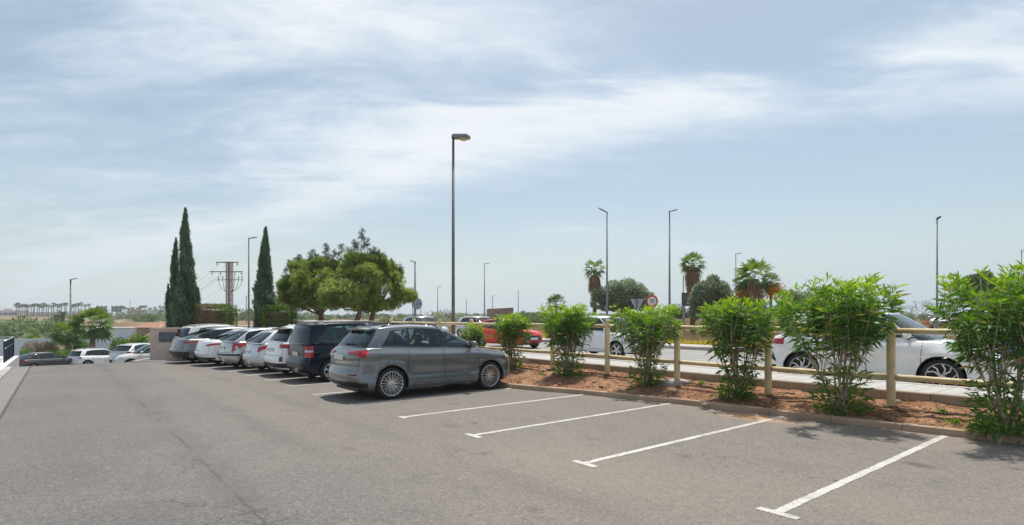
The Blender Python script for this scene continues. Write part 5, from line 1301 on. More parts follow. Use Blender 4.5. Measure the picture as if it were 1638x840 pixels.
# pine needles: tufts of thin quads
def tufts(clumps, rng, L=.19, wd=.009, per=12):
    V = []; T = []
    for (c, r, n) in clumps:
        d = sphere_pts(n, rng); rad = 1-.5*rng.random(n)**1.2; C = np.array(c)+d*np.array(r)*rad[:, None]; base = rng.normal(.5, .17)
        ax = unit(d*.8+rng.normal(size=(n, 3))*.35+np.array((0, 0, .55)))
        for k in range(per):
            D = ax+rng.normal(size=(n, 3))*.55; LL = L*rng.uniform(.7, 1.2, n)
            V.append(leaves(C, D, LL, wd, rng)); T.append(np.clip(rng.normal(base, .18, n), 0, 1))
    return np.concatenate(V), np.concatenate(T)
leaf_mat('pine_needle', ((.11, .17, .045), (.22, .31, .075), (.38, .46, .13)), .42, .65)
leaf_mat('pine_dark', ((.06, .08, .05), (.10, .13, .075), (.15, .18, .10)), .2, .6)
def pine(px, Y, zb, trunk, clumps, tops, seed, label):
    rng = np.random.default_rng(seed); rnd = random.Random(seed); k = Y/F; X = (px-819)*k
    root = empty('pine_tree', (X, Y, zb), label=label, cat='pine tree', group='pines behind the parked cars')
    def loc(a, b, dy=0): return ((a-px)*k, dy, EYE-(b-507)*k-zb)
    pts = [Vector(loc(a, b, dy)) for a, b, dy in trunk]; pts = [Vector((pts[0].x, 0, -.2))]+pts
    mb = MB(); mb.tube(pts, [.19, .155]+[.12*(1-.6*i/len(pts)) for i in range(len(pts)-2)]+[] if len(pts) > 2 else [.19, .12], 9); tr = mb.obj('trunk', M('bark'), root, smooth=True)
    cl = []
    fork = pts[2]
    for (a, b, rx, ry, dy, n) in clumps:
        c = loc(a, b, dy); cl.append((c, (rx*k*.95, rx*k*.85, ry*k*.92), int(n*.32)))
        for q_ in range(9):
            o_ = sphere_pts(1, rng)[0]*rng.uniform(.3, .9); f_ = rng.uniform(.24, .52); cl.append((tuple(np.array(c)+o_*np.array((rx*k, rx*k*.9, ry*k))), (rx*k*f_, rx*k*f_, ry*k*f_*.9), max(20, int(n*.36*f_))))
        e = Vector(c); m_ = (fork+e)/2+Vector((0, 0, -.12)); g = MB(); g.tube([fork+Vector((0, 0, rnd.uniform(-.1, .5))), m_, e], [.065, .04, .018], 6); g.obj('limb', M('bark'), root, smooth=True)
    V, T = tufts(cl, rng); link('crown', np_quads('crown', V, T), M('pine_needle'), root, kind='stuff')
    cl = []; g = MB()
    for (a, b, h, dy) in tops:      # loose leading shoots against the sky
        c = Vector(loc(a, b+h, dy)); e = Vector(loc(a+rnd.uniform(-3, 3), b, dy)); 
        g.tube([c, e], [.02, .008], 5)
        for j in range(int(h/3.2)):
            q = c+(e-c)*(j/(h/3.2)); w_ = (1-j/(h/3.2))*h*.26*k+.04
            for s_ in range(2):
                f2 = q+Vector((rnd.uniform(-w_, w_), rnd.uniform(-w_, w_), rnd.uniform(0, .15))); g.tube([q, f2], [.008, .004], 4); cl.append(((f2.x, f2.y, f2.z), (.06, .06, .07), 7))
    if tops:
        V, T = tufts(cl, rng, L=.15, wd=.007, per=7); link('upper_needles', np_quads('upper_needles', V, T), M('pine_dark'), root, kind='stuff')
        g.obj('leading_shoots', M('bark_grey'), root, kind='stuff')
DN = 640
pine(514, 30, -.35, [(515, 520, 0), (513, 503, 0), (508, 480, 0), (505, 450, 0)],
     [(470, 455, 23, 16, 0, DN), (462, 478, 17, 14, -.3, DN//2), (487, 432, 24, 16, 0, DN), (500, 462, 26, 18, -.8, DN), (515, 425, 24, 15, .3, DN), (480, 485, 20, 12, -.4, DN//2), (528, 446, 22, 18, -.6, DN), (506, 486, 22, 12, -.5, DN//2), (540, 430, 18, 16, .6, DN//2), (492, 447, 16, 14, -1.0, DN//2), (452, 466, 9, 12, 0, 80), (530, 478, 18, 14, .2, DN//2)],
     [(458, 432, 16, 0), (478, 405, 22, 0), (504, 400, 20, 0), (520, 390, 26, .2), (492, 405, 16, .4), (545, 392, 26, .2), (470, 418, 16, -.3), (532, 402, 20, 0)], 31, 'left pine with a rounded crown behind the black people carrier')
pine(575, 29, -.35, [(569, 520, 0), (575, 500, 0), (580, 470, 0), (578, 440, 0)],
     [(560, 440, 24, 18, 0, DN), (545, 465, 26, 18, -.8, DN), (575, 418, 24, 16, .2, DN), (590, 440, 26, 18, -.5, DN), (540, 485, 20, 12, -.7, DN//2), (572, 470, 24, 18, -1.0, DN), (600, 418, 20, 14, .2, DN), (565, 488, 20, 10, -.4, DN//2)],
     [(577, 367, 34, 0), (565, 385, 30, .2), (588, 385, 26, 0), (598, 397, 20, 0), (556, 395, 22, .3), (606, 402, 16, 0)], 32, 'middle pine with the tallest ragged top')
pine(598, 30, -.35, [(592, 520, 0), (597, 500, 0), (606, 470, 0), (610, 445, 0)],
     [(615, 430, 22, 15, .3, DN), (628, 452, 22, 18, 0, DN), (610, 462, 24, 18, -.8, DN), (640, 472, 18, 14, 0, DN), (600, 486, 24, 13, -.7, DN), (625, 488, 20, 10, -.3, DN//2), (655, 472, 10, 13, .2, 130), (585, 465, 20, 18, -.9, DN//2), (633, 438, 12, 14, .2, DN//3)],
     [(615, 405, 18, 0), (628, 416, 14, 0), (640, 425, 14, .2)], 33, 'right pine reaching toward the short lamp with the round sign')
mb = MB(); k30 = 30/F
# trimmed hedges
leaf_mat('hedge_leaf', ((.055, .105, .028), (.11, .19, .035), (.20, .29, .06)), .3, .5)
leaf_mat('hedge_brown', ((.19, .125, .08), (.32, .21, .13), (.42, .30, .19)), .2, .8)
leaf_mat('hedge_lime', ((.16, .24, .02), (.30, .40, .03), (.42, .50, .05)), .3, .5)
def box_hedge(x0, x1, y0, y1, Y, dep, zb, n, label, parts, seed, name='hedge'):
    rng = np.random.default_rng(seed); k = Y/F; X0 = (x0-819)*k; X1 = (x1-819)*k; zt = EYE-(y0-507)*k-zb; root = empty(name, ((X0+X1)/2, Y, zb), label=label, cat='hedge')
    W_ = (X1-X0)/2
    d = rng.uniform(-1, 1, (n, 3)); ax = rng.integers(0, 3, n); sg = rng.choice([-1, 1], n); d[np.arange(n), ax] = sg*(1-.12*rng.random(n)**2)
    d = d*(1+.05*np.sin(d[:, [1]]*9+d[:, [0]]*7)); C = np.stack([d[:, 0]*W_, d[:, 1]*dep/2, (d[:, 2]*.5+.5)*zt], 1)
    rr_ = np.abs(d).max(1); nrm_ = np.zeros((n, 3)); nrm_[np.arange(n), ax] = sg
    corner = (np.abs(d[:, 0]) > .82) & (d[:, 2] > .75); C[corner, 2] -= .12*zt*rng.random(corner.sum())
    V = leaves(C, nrm_+rng.normal(size=(n, 3))*.8, rng.uniform(.05, .12, n), rng.uniform(.018, .03, n), rng); T = np.clip(rng.normal(.45, .25, n), 0, 1)
    for (nm, mm, sel) in parts(C, d, W_, zt):
        if sel.sum(): link(nm, np_quads(nm, V[sel], T[sel]), M(mm), root, kind='stuff')
    g = MB(); g.box((0, 0, zt*.46), (W_*1.8, dep*.85, zt*.90), ch=.05); g.obj('inner_branches', M('bark'), root)
rs = np.random.default_rng(9)
def parts_a(C, d, W_, zt):
    br = (C[:, 2] > zt*.45)*(np.sin(C[:, 0]*2.4+1.2)*.5+np.sin(C[:, 0]*5+C[:, 2]*3)*.35+rs.normal(size=len(C))*.35 > .22)*(np.abs(d[:, 0]+.05) < .8)
    return (('leaves', 'hedge_leaf', ~br), ('dry_leaves', 'hedge_brown', br))
box_hedge(312, 368, 489, 545, 31.5, 1.6, -.45, 15000, 'wide trimmed hedge with a dried brown top below the pylon', parts_a, 41)
def parts_b(C, d, W_, zt):
    lm = (d[:, 0] < -.72+rs.normal(size=len(C))*.08); return (('leaves', 'hedge_leaf', ~lm), ('lime_leaves', 'hedge_lime', lm))
box_hedge(428, 466, 491, 540, 28, 1.2, -.4, 11000, 'small square trimmed hedge with a lime left edge beside the single cypress', parts_b, 42)

leaf_mat('olive_leaf', ((.12, .16, .095), (.25, .31, .19), (.40, .46, .32)), .32, .7)
leaf_mat('scrub_leaf', ((.065, .10, .035), (.13, .18, .06), (.22, .28, .10)), .3, .7)
leaf_mat('bright_leaf', ((.05, .13, .015), (.12, .26, .025), (.22, .38, .04)), .3, .5)
leaf_mat('pinkish_leaf', ((.10, .12, .04), (.24, .19, .11), (.42, .30, .22)), .25, .5)
def tree(px, Y, zb, clumps, seed, label, lm='olive_leaf', size=.16, name='round_tree', cat='tree', trunk=True, tone=(.5, .22), group=None, bark='bark_grey', tr=.16, aspect=.5):
    rng = np.random.default_rng(seed); k = Y/F; X = (px-819)*k; root = empty(name, (X, Y, zb), label=label, cat=cat, group=group)
    cl = []
    for (a, b, rx, ry, n) in clumps:
        dy = rng.uniform(-.6, .6)*rx*k*.8; cl.append((((a-px)*k, dy, EYE-(b-507)*k-zb), (rx*k, rx*k, ry*k), n))
    V, T = blob_leaves(cl, rng, size, aspect, tone=tone); link('crown', np_quads('crown', V, T), M(lm), root, kind='stuff')
    if trunk:
        zt = min(c[0][2] for c in cl); top = max(cl, key=lambda c: c[0][2])[0]
        g = MB(); g.tube([(0, 0, -.3), (.05, 0, zt*.6), (top[0]*.4, 0, zt+.6)], [tr*1.2, tr, tr*.5], 8); g.obj('trunk', M(bark), root, smooth=True)
        for c in cl[:6]:
            h = MB(); h.tube([(.04, 0, zt*.55), (c[0][0]*.5, c[0][1]*.5, (zt*.5+c[0][2])*.5), c[0]], [tr*.5, tr*.35, tr*.15], 5); h.obj('limb', M(bark), root, smooth=True)
def auto_clumps(x0, x1, y0, y1, k, n, rng, rs_=(.22, .36)):
    cx, cy, a, b = (x0+x1)/2, (y0+y1)/2, (x1-x0)/2, (y1-y0)/2; out = []
    for i in range(k):
        t = i*2.3999+rng.uniform(-.3, .3); r = ((i+.5)/k)**.5
        q = rng.uniform(*rs_); rx = a*q; ry = min(b*.6, a*q*.85)
        out.append((cx+math.cos(t)*(a-rx)*r, cy+math.sin(t)*(b-ry)*r*(1 if math.sin(t) < 0 else .9), rx, ry, n))
    return out
rr = random.Random(5)
tree(1000, 41, .5, auto_clumps(944, 1053, 445, 510, 26, 700, rr, (.2, .3))+[(955, 486, 10, 14, 600), (962, 472, 11, 12, 600)], 51, 'wide grey-green round tree behind the white hatchback and the signs')
tree(1142, 36, .5, auto_clumps(1104, 1177, 441, 522, 24, 800, rr, (.24, .36))+[(1113, 482, 10, 14, 600), (1112, 502, 10, 14, 600), (1118, 466, 10, 10, 500)], 52, 'grey-green round tree between the two tall skirted palms')
tree(1270, 60, .6, auto_clumps(1232, 1310, 464, 512, 16, 350, rr), 53, 'mid green tree behind the white SUV roof left of the largest oleander', 'scrub_leaf', .22, tone=(.75, .2))
tree(1300, 72, .6, auto_clumps(1268, 1350, 458, 512, 16, 300, rr), 54, 'mid green tree behind the top of the largest oleander', 'scrub_leaf', .24, tone=(.7, .2))
tree(1568, 44, .5, auto_clumps(1530, 1610, 434, 500, 26, 480, rr), 55, 'brownish green tree behind the rightmost oleander', 'scrub_leaf', .2, tone=(.45, .25))
tree(1700, 44, .5, auto_clumps(1600, 1760, 450, 520, 20, 300, rr), 56, 'green tree at the right border of the view', 'scrub_leaf', .2, tone=(.5, .25))
tree(1078, 75, .5, auto_clumps(1052, 1110, 488, 516, 12, 300, rr), 57, 'low dark tree behind the street lamp between the palms', 'scrub_leaf', .22, tone=(.35, .2))
tree(1130, 80, .5, auto_clumps(1150, 1240, 486, 516, 12, 300, rr), 58, 'low dark scrub below the skirted palms', 'scrub_leaf', .22, tone=(.35, .2), trunk=False)
# bare twiggy trees on the right skyline
def bare_tree(px, ytop, Y, label, seed):
    rnd = random.Random(seed); k = Y/F; X = (px-819)*k; root = empty('bare_tree', (X, Y, .5), label=label, cat='tree'); H = EYE+(507-ytop)*k-.5; tw = MB(); tk = MB(); tk.tube([(0, 0, -.2), (0, 0, H*.4)], [.09, .06], 6); tk.obj('trunk', M('bark_grey'), root)
    def grow(p, d, L, r, lv):
        e = p+d*L; tw.tube([p, e], [r, r*.6], 3, cap=False)
        if lv:
            for _ in range(3): grow(e, (d+Vector((rnd.uniform(-.9, .9), rnd.uniform(-.9, .9), rnd.uniform(-.2, .5)))).normalized(), L*.72, r*.6, lv-1)
    for _ in range(4): grow(Vector((0, 0, H*.35)), Vector((rnd.uniform(-.9, .9), rnd.uniform(-.9, .9), .8)).normalized(), H*.24, .035, 4)
    tw.obj('twigs', M('bark_grey'), root, kind='stuff')
bare_tree(1478, 478, 62, 'leafless twiggy tree left of the edge-on street lamp', 1); bare_tree(1515, 484, 66, 'leafless twiggy tree right of the edge-on street lamp', 2); bare_tree(1445, 486, 60, 'leafless twiggy tree above the white SUV windscreen', 3)

# ------------------------------------------------------------------ palms
leaf_mat('fan_leaf', ((.04, .085, .018), (.09, .17, .028), (.19, .28, .05)), .3, .7)
leaf_mat('fan_leaf_dark', ((.035, .065, .022), (.08, .12, .038), (.16, .20, .075)), .25, .7)
leaf_mat('dead_frond', ((.18, .11, .065), (.32, .20, .12), (.46, .31, .19)), .15, .9)
leaf_mat('date_fruit', ((.55, .22, .02), (.65, .30, .03), (.72, .40, .05)), .1, .7)
def fan(C, ax, side, L, pet, nb, V, T, tone, rng, wid=.06):
    """petiole along ax, then a fan of nb blades"""
    base = C+ax*pet; up = np.cross(side, ax); up /= np.linalg.norm(up)
    s2 = side*.012; V.append([C+s2, C-s2, base-s2, base+s2]); T.append(tone*.7)
    for j in range(nb):
        a = (j/(nb-1)-.5)*2.1; d = ax*math.cos(a)+side*math.sin(a)+up*rng.uniform(-.06, .06); d /= np.linalg.norm(d); n_ = np.cross(d, up); n_ /= np.linalg.norm(n_)
        LL = L*(1-.25*abs(a)/1.25)*rng.uniform(.85, 1.1); mid = base+d*LL*.6; tip = base+d*LL-np.array((0, 0, LL*.22*rng.uniform(.2, 1.5)))
        V.append([base, mid+n_*L*wid, tip, mid-n_*L*wid]); T.append(min(1, max(0, tone+rng.normal()*.1)))
def fan_palm(px, ycr, Y, zb, rcrown, label, seed, nf=34, trunk_r=.16, skirt=None, lm='fan_leaf', nb=11, fruit=False, group='fan palms', up_bias=0., petf=.42):
    rng = np.random.default_rng(seed); k = Y/F; X = (px-819)*k; zc = EYE+(507-ycr)*k-zb
    root = empty('fan_palm', (X, Y, zb), label=label, cat='palm tree', group=group)
    g = MB(); g.tube([(0, 0, -.3), (.0, 0, zc*.5), (0, 0, zc-.1)], [trunk_r*1.15, trunk_r*.95, trunk_r*.9], 10); g.obj('trunk', M('bark_grey' if not skirt else 'palm_skirt'), root, smooth=True)
    V = []; T = []
    for i in range(nf):
        a = i*2.399+rng.uniform(-.2, .2); el = math.asin(min(.98, max(-.75, -.80+1.72*((i+.5)/nf)**1.0+up_bias)))
        ax = np.array((math.cos(a)*math.cos(el), math.sin(a)*math.cos(el), math.sin(el))); sd_ = np.cross(ax, (0, 0, 1)); sd_ /= np.linalg.norm(sd_)
        if rng.random() < .5: sd_ = sd_*.9+np.cross(ax, sd_)*.45; sd_ /= np.linalg.norm(sd_)
        rc = rcrown*k; fan(np.array((0, 0, zc)), ax, sd_, rc*(1-petf+.08), rc*petf, nb, V, T, .35+.4*(i/nf), rng)
    link('crown', np_quads('crown', np.array(V), np.array(T)), M(lm), root, kind='stuff')
    if skirt:
        y0, y1, hw0, hw1 = skirt; V = []; T = []; n = 700
        for i in range(n):
            f = rng.random(); z = EYE+(507-(y0+(y1-y0)*f))*k-zb; hw_ = (hw0+(hw1-hw0)*f)*k; a = rng.uniform(0, 6.283); r = hw_*rng.uniform(.55, 1.0)
            C = np.array((math.cos(a)*r, math.sin(a)*r, z)); D = np.array((math.cos(a)*.22, math.sin(a)*.22, -1.))+rng.normal(size=3)*.14; S = np.array((-math.sin(a), math.cos(a), 0)); L = rng.uniform(.35, .8); D /= np.linalg.norm(D)
            V.append([C, C+D*L*.5+S*.035, C+D*L, C+D*L*.5-S*.035]); T.append(rng.random())
        link('dead_skirt', np_quads('dead_skirt', np.array(V), np.array(T)), M('dead_frond'), root, kind='stuff')
        g = MB(); za = EYE+(507-y0)*k-zb; zb_ = EYE+(507-y1)*k-zb; g.tube([(0, 0, za), (0, 0, zb_)], [hw0*k*.7, hw1*k*.7], 10); g.obj('skirt_core', M('palm_skirt'), root)
    if fruit:
        n = 900; C = rng.normal(size=(n, 3))*np.array((.30, .25, .20))+np.array((0, -.25, zc-.62)); link('fruit_bunches', np_quads('fruit_bunches', leaves(C, rng.normal(size=(n, 3)), .12, .05, rng), rng.random(n)), M('date_fruit'), root, kind='stuff')
fan_palm(951, 430, 42, .45, 21, 'tall fan palm left of the lamp with the brownish head', 61, nf=23, skirt=(440, 458, 8, 7), trunk_r=.15)
fan_palm(1108, 422, 40, .45, 23, 'tallest fan palm with a thick brown skirt between the lamps', 62, nf=25, skirt=(432, 462, 12, 7), trunk_r=.17, up_bias=.08)
fan_palm(1207, 444, 34, .45, 36, 'broad fan palm with a wide reddish skirt of dead fronds', 63, nf=26, skirt=(448, 485, 9, 17), trunk_r=.28, up_bias=.10)
fan_palm(1189, 452, 37, .45, 19, 'smaller palm hung with orange fruit left of the broad skirted palm', 64, nf=24, skirt=(460, 480, 5, 8), fruit=True, trunk_r=.14, lm='fan_leaf_dark')
fan_palm(1233, 450, 35, .45, 17, 'slender palm with a thin pale trunk and orange fruit right of the broad skirted palm', 65, nf=22, fruit=True, trunk_r=.09, lm='fan_leaf_dark')
fan_palm(890, 487, 55, .5, 20, 'small palm peeping over the rounded oleander', 66, nf=26, trunk_r=.15, lm='fan_leaf_dark', up_bias=.15)
fan_palm(148, 519, 48, -2.6, 36, 'bright green fan palm above the white crossover on the ramp', 67, nf=28, trunk_r=.24, up_bias=.05, nb=13)
fan_palm(110, 533, 50, -2.8, 27, 'low fan palm left of the bright green one above the ramp', 68, nf=30, trunk_r=.2, nb=12, up_bias=-.05)
fan_palm(52, 547, 52, -2.9, 17, 'yellow-green young fan palm beside the plaza railing', 69, nf=22, trunk_r=.12, up_bias=.2)
def feather_palm(px, ycr, Y, zb, rc, label, seed):
    rng = np.random.default_rng(seed); k = Y/F; X = (px-819)*k; zc = EYE+(507-ycr)*k-zb; root = empty('date_palm', (X, Y, zb), label=label, cat='palm tree')
    g = MB(); g.tube([(0, 0, -.5), (0, 0, zc)], [.35, .3], 8); g.obj('trunk', M('palm_skirt'), root)
    V = []; T = []; r_ = rc*k
    for i in range(34):
        a = i*2.399; el = rng.uniform(-.2, 1.2); p = np.array((0, 0, zc)); d = np.array((math.cos(a)*math.cos(el), math.sin(a)*math.cos(el), math.sin(el)))
        for j in range(9):
            q = p+d*r_/9; sd_ = np.cross(d, (0, 0, 1)); sd_ /= np.linalg.norm(sd_)+1e-9
            for s_ in (-1, 1):
                tip = q+(sd_*s_*.8+d*.6-np.array((0, 0, .25)))*r_*.22; V.append([p, q, tip, (p+tip)/2]); T.append(rng.random())
            p = q; d = d-np.array((0, 0, .17)); d /= np.linalg.norm(d)
    link('crown', np_quads('crown', np.array(V), np.array(T)), M('fan_leaf_dark'), root, kind='stuff')
feather_palm(100, 503, 150, -2.6, 13, 'right one of two dark date palms on the dry slope', 71); feather_palm(90, 507, 155, -2.6, 9, 'smaller left one of two dark date palms on the dry slope', 72)
# far row of palms
proto = None
rnd = random.Random(3)
fp = [26, 29, 32, 36, 40, 43, 45, 50, 53, 55, 60, 63, 67, 70, 74, 77, 83, 86, 92, 96, 99, 104, 106, 115, 118, 121, 125, 130, 136, 142, 168, 187, 190, 195, 199, 205, 212, 221, 226, 232, 240, 248, 256, 262]
for i, px in enumerate(fp):
    Y = 385+rnd.uniform(-12, 12); left = px < 130
    zb = 1.3; ytop = (486+rnd.uniform(-2.5, 2)) if px < 150 else 489+rnd.uniform(-2, 4)
    k = Y/F; X = (px-819)*k; H = EYE+(507-ytop)*k-zb
    if i % 8 == 0 or proto is None:
        rng = np.random.default_rng(100+i); me_t = MB(); me_t.tube([(0, 0, -1), (.2*rnd.uniform(-1, 1), 0, 1)], [.30, .22], 5)
        tm_ = me_t.mesh('trunk'); tm_.materials.append(M('bark_grey')); V = []; T = []
        for j in range(30):
            a = j*2.399; el = rng.uniform(-.5, 1.2); ax = np.array((math.cos(a)*math.cos(el), math.sin(a)*math.cos(el), math.sin(el))); sd_ = np.cross(ax, (0, 0, 1)); sd_ /= np.linalg.norm(sd_)
            fan(np.zeros(3), ax, sd_, 1.35, .7, 4, V, T, .4, rng, .12)
        cm_ = np_quads('crown', np.array(V), np.array(T)); cm_.materials.append(M('fan_leaf_dark')); proto = True
    r_ = empty('far_palm', (X, Y, zb), label='thin far palm of the dense skyline row left of the low street lamp' if px < 112 else 'thin far palm on the skyline between the low street lamp and the billboards' if px < 150 else 'thin far palm on the skyline around the billboards and far houses', cat='palm tree', group='row of palms on the skyline')
    t_ = link('trunk', tm_, None, r_); t_.scale = (1, 1, (H-1.2)/2+.2); t_.location = (0, 0, (H-1.2)/2)
    c_ = link('crown', cm_, None, r_, loc=(0, 0, H-1.4)); c_.rotation_euler = (0, 0, rnd.uniform(0, 6)); sc = rnd.uniform(.8, 1.15); c_.scale = (sc, sc, sc)

# ------------------------------------------------------------------ left middle ground: railing, pier, hut, shrubs, blue wall
mat('rail_dark', (.020, .035, .055), .4, .5, var=.1); mat('rail_top', (.45, .47, .48), .3, .7, var=.05)
root = empty('metal_railing', (0, 0, 0), label='dark blue railing with a pale handrail at the corner of the white plaza', cat='railing')
def rail_run(pts, hand=True):
    for (x, y, zb) in pts:
        g = MB(); g.box((x, y, (zb+.74)/2), (.045, .045, .74-zb)); g.obj('baluster', M('rail_dark'), root)
    a, b = pts[0], pts[-1]
    for z, r_, m_, nm in ((.75, .030, 'rail_top', 'handrail'), (.42, .014, 'rail_top', 'mid_rail')):
        g = MB(); g.tube([(a[0], a[1], z), (b[0], b[1], z)], r_, 8); g.obj(nm, M(m_), root, smooth=True)
def rp(n, s): x, y = NS(n, s); return (x, y, plaza_z(s)-.02)
rail_run([rp(-1.7, s) for s in lin(31.9, 38.4, 1.08)])
rail_run([rp(n, 38.4) for n in lin(-1.7, -8, .9)])
mat('pier_stucco', (.58, .45, .36), .9, var=.08, nscale=2, bump=.3, bscale=40); mat('mailbox_dark', (.05, .05, .052), .4, .3)
# mailbox pier
X, Y, _ = PX(262, 577, 26.2); root = empty('mailbox_pier', (X, Y, lot_z(29)-.1), .25, label='beige stucco pier holding a bank of dark mailboxes at the end of the parked row', cat='pier')
g = MB(); g.box((0, .25, .76), (1.15, .5, 1.52)); wal = g.obj('wall', M('pier_stucco'), root)
g = MB(); g.box((0.03, .25, 1.54), (1.24, .58, .05)); g.obj('coping', M('pier_stucco'), root)
g = MB(); g.box((.18, -.012, 1.14), (.76, .03, .46)); fr = g.obj('mailbox_frame', M('mailbox_dark'), root)
for i in range(4):
    for j in range(3):
        g = MB(); g.box((.18-.245+j*.245, -.036, .97+i*.113), (.225, .02, .095), ch=.004); g.obj('mailbox_door', M('sign_slate'), fr)
g = MB(); rows = [[(*p, z) for z in (0, .13, .13)] for p in ()]
g.box((0, .1, .0), (2.2, 1.5, .22), ch=.03); g.obj('island_kerb', M('grey_kerb'), root)
# tiled-roof hut
mat('roof_tile', (.40, .22, .15), .9, var=.2, nscale=8, bump=.5, bscale=14); mat('stucco_tan', (.34, .27, .21), .9, var=.12, nscale=2); mat('wall_pale_blue', (.62, .72, .82), .8, var=.10, nscale=.5, col2=(.70, .76, .82)); mat('wall_white', (.66, .66, .66), .85, var=.06, nscale=.6); mat('wall_beige', (.48, .41, .36), .9, var=.1, nscale=.6); mat('window_dark', (.04, .05, .07), .2)
Yh = 80; kh = Yh/F
X = (236-819)*kh; root = empty('tiled_hut', (X, Yh, -4.0), -.15, label='small tan hut with a low pinkish tiled roof left of the cypresses', cat='hut')
w2 = 1.75; zt = EYE-(524-507)*kh+4.0; zr = EYE-(516-507)*kh+4.0
g = MB(); g.box((0, 1.5, zt/2), (2*w2, 3, zt)); g.obj('wall', M('stucco_tan'), root)
g = MB(); g.add([(-w2-.3, -.3, zt), (w2+.3, -.3, zt), (w2+.3, 3.3, zt), (-w2-.3, 3.3, zt), (-.8, 1.5, zr), (.8, 1.5, zr)], [(0, 1, 5, 4), (1, 2, 5), (2, 3, 4, 5), (3, 0, 4), (0, 3, 2, 1)]); g.obj('roof', M('roof_tile'), root)
g = MB(); g.box((.9, -.02, zt-.75), (.9, .05, .6)); g.obj('window', M('window_dark'), root)
# long pale blue building
X0 = (122-819)*.1; X1 = (213-819)*.1; root = empty('pale_blue_building', ((X0+X1)/2, 90, -4.3), label='long low pale blue wall behind the palms and left of the tiled hut', cat='building')
hh = EYE-(525-507)*.1+4.3
for i in range(5):
    g = MB(); wd_ = (X1-X0)/5; g.box((X0-(X0+X1)/2+wd_*(i+.5), 2, hh/2), (wd_-.04, 4, hh)); g.obj('wall_panel', M('wall_pale_blue'), root)
g = MB(); g.box((0, 2, hh+.05), (X1-X0+.3, 4.3, .12)); g.obj('roof_edge', M('wall_white'), root)
X0 = -34-.5*4; root = empty('blue_screen', (-45, 50.5, -3), label='bright pale blue screen wall seen through the plaza railing', cat='wall')
g = MB(); g.box((-1, 0, 1.5), (9, .12, EYE-(545-507)*50.5/F+3)); g.obj('panel', M('wall_pale_blue'), root)
# shrubs round the ramp
def shrub(px, ytop, wpx, Y, zb, lm, seed, label, n=2600, size=.16, tone=(.5, .25), k_=9):
    rnd_ = random.Random(seed); cl = auto_clumps(px-wpx/2, px+wpx/2, ytop, ytop+(507+(EYE-zb)*F/Y-ytop)*.8, k_, n//k_, rnd_, (.30, .5))
    tree(px, Y, zb, cl, seed, label, lm, size, 'shrub', 'shrub', False, tone)
shrub(66, 543, 62, 49, -2.8, 'pinkish_leaf', 81, 'mottled pink and green shrub between the railing and the dark coupe', 3800, .15)
shrub(44, 556, 26, 47, -2.7, 'bright_leaf', 82, 'bright green shrub right beside the railing posts', 1200, .14)
shrub(100, 558, 60, 48.5, -2.7, 'bright_leaf', 83, 'low bright green shrub under the small palm', 2000, .14)
shrub(124, 540, 44, 52, -3, 'bright_leaf', 84, 'bushy green shrub between the two near palms', 2600, .17, (.35, .2))
shrub(196, 539, 52, 50, -2.6, 'bright_leaf', 85, 'rounded bright green shrub above the pale silver SUV', 3600, .16)
shrub(228, 533, 46, 50, -2.6, 'bright_leaf', 86, 'taller bright green shrub behind the pier', 3600, .16, (.4, .2))
shrub(262, 521, 30, 46, -2.2, 'bright_leaf', 87, 'lime green shrub over the top of the mailbox pier', 1600, .14, (.8, .15))
shrub(158, 556, 40, 52, -2.9, 'scrub_leaf', 88, 'dark shrub at the foot of the bright green palm', 1500, .16)
# scrub on the slope and in the field (counted ones), sharing mesh data
prot = []
for i in range(4):
    rng = np.random.default_rng(300+i); cl = [(tuple(rng.normal(size=3)*np.array((.35, .35, .12))+np.array((0, 0, .35))), tuple(rng.uniform(.35, .55, 3)), 330) for _ in range(5)]
    V, T = blob_leaves(cl, rng, .13, .5); me = np_quads('scrub_bush', V, T); me.materials.append(M(('scrub_leaf', 'olive_leaf')[i % 2])); prot.append(me)
rnd = random.Random(12)
WHERE = [(-99, 45, 'at the far left edge'), (45, 90, 'behind the mottled shrub'), (90, 135, 'behind the left street lamp'), (135, 200, 'below the billboards'), (200, 262, 'below the pale far houses'), (262, 345, 'behind the cypress pair'),
         (345, 445, 'beyond the pylon'), (445, 545, 'beyond the left pine'), (545, 630, 'beyond the right pine'), (630, 690, 'just right of the pines'), (690, 760, 'beyond the tallest lamp'), (760, 850, 'around the concrete block'), (850, 930, 'beyond the smallest fan palm'),
         (930, 1010, 'beyond the brown-headed lamp'), (1010, 1110, 'beyond the red-ringed sign'), (1110, 1230, 'beyond the skirted palms'), (1230, 1380, 'beyond the largest oleander'), (1380, 1520, 'beyond the white SUV windscreen'), (1520, 1900, 'beyond the rightmost oleander')]
def scatter(count, fn, place_, group, name='scrub_bush', smin=1., smax=2.5, dz=0.):
    for i in range(count):
        px, Y = fn(); X = (px-819)/F*Y; q = rnd.randrange(4); s_ = rnd.uniform(smin, smax); f = (s_-smin)/(smax-smin+1e-6)
        lab = '%s %s bush %s, %s' % (('small', 'middling', 'large')[min(2, int(f*3))], ('dark green', 'grey-green')[q % 2], place_, next((w_ for a, b, w_ in WHERE if a <= px < b), 'at the edge of the view'))
        lab += ' (nearer)' if Y < 120 else ' (farther)'
        o = link(name, prot[q], None, None, loc=(X, Y, ground(X, Y)-.1+dz), rz=rnd.uniform(0, 6), label=lab, cat='bush', group=group)
        o.scale = (s_, s_, s_*rnd.uniform(.55, .9))
scatter(70, lambda: (rnd.uniform(-30, 120), rnd.uniform(95, 200)), 'on the slope', 'bushes on the left slope', smin=2.5, smax=6)
scatter(26, lambda: (rnd.uniform(150, 330), rnd.uniform(130, 330)), 'on the dry slope', 'bushes below the far houses', smin=2, smax=5)
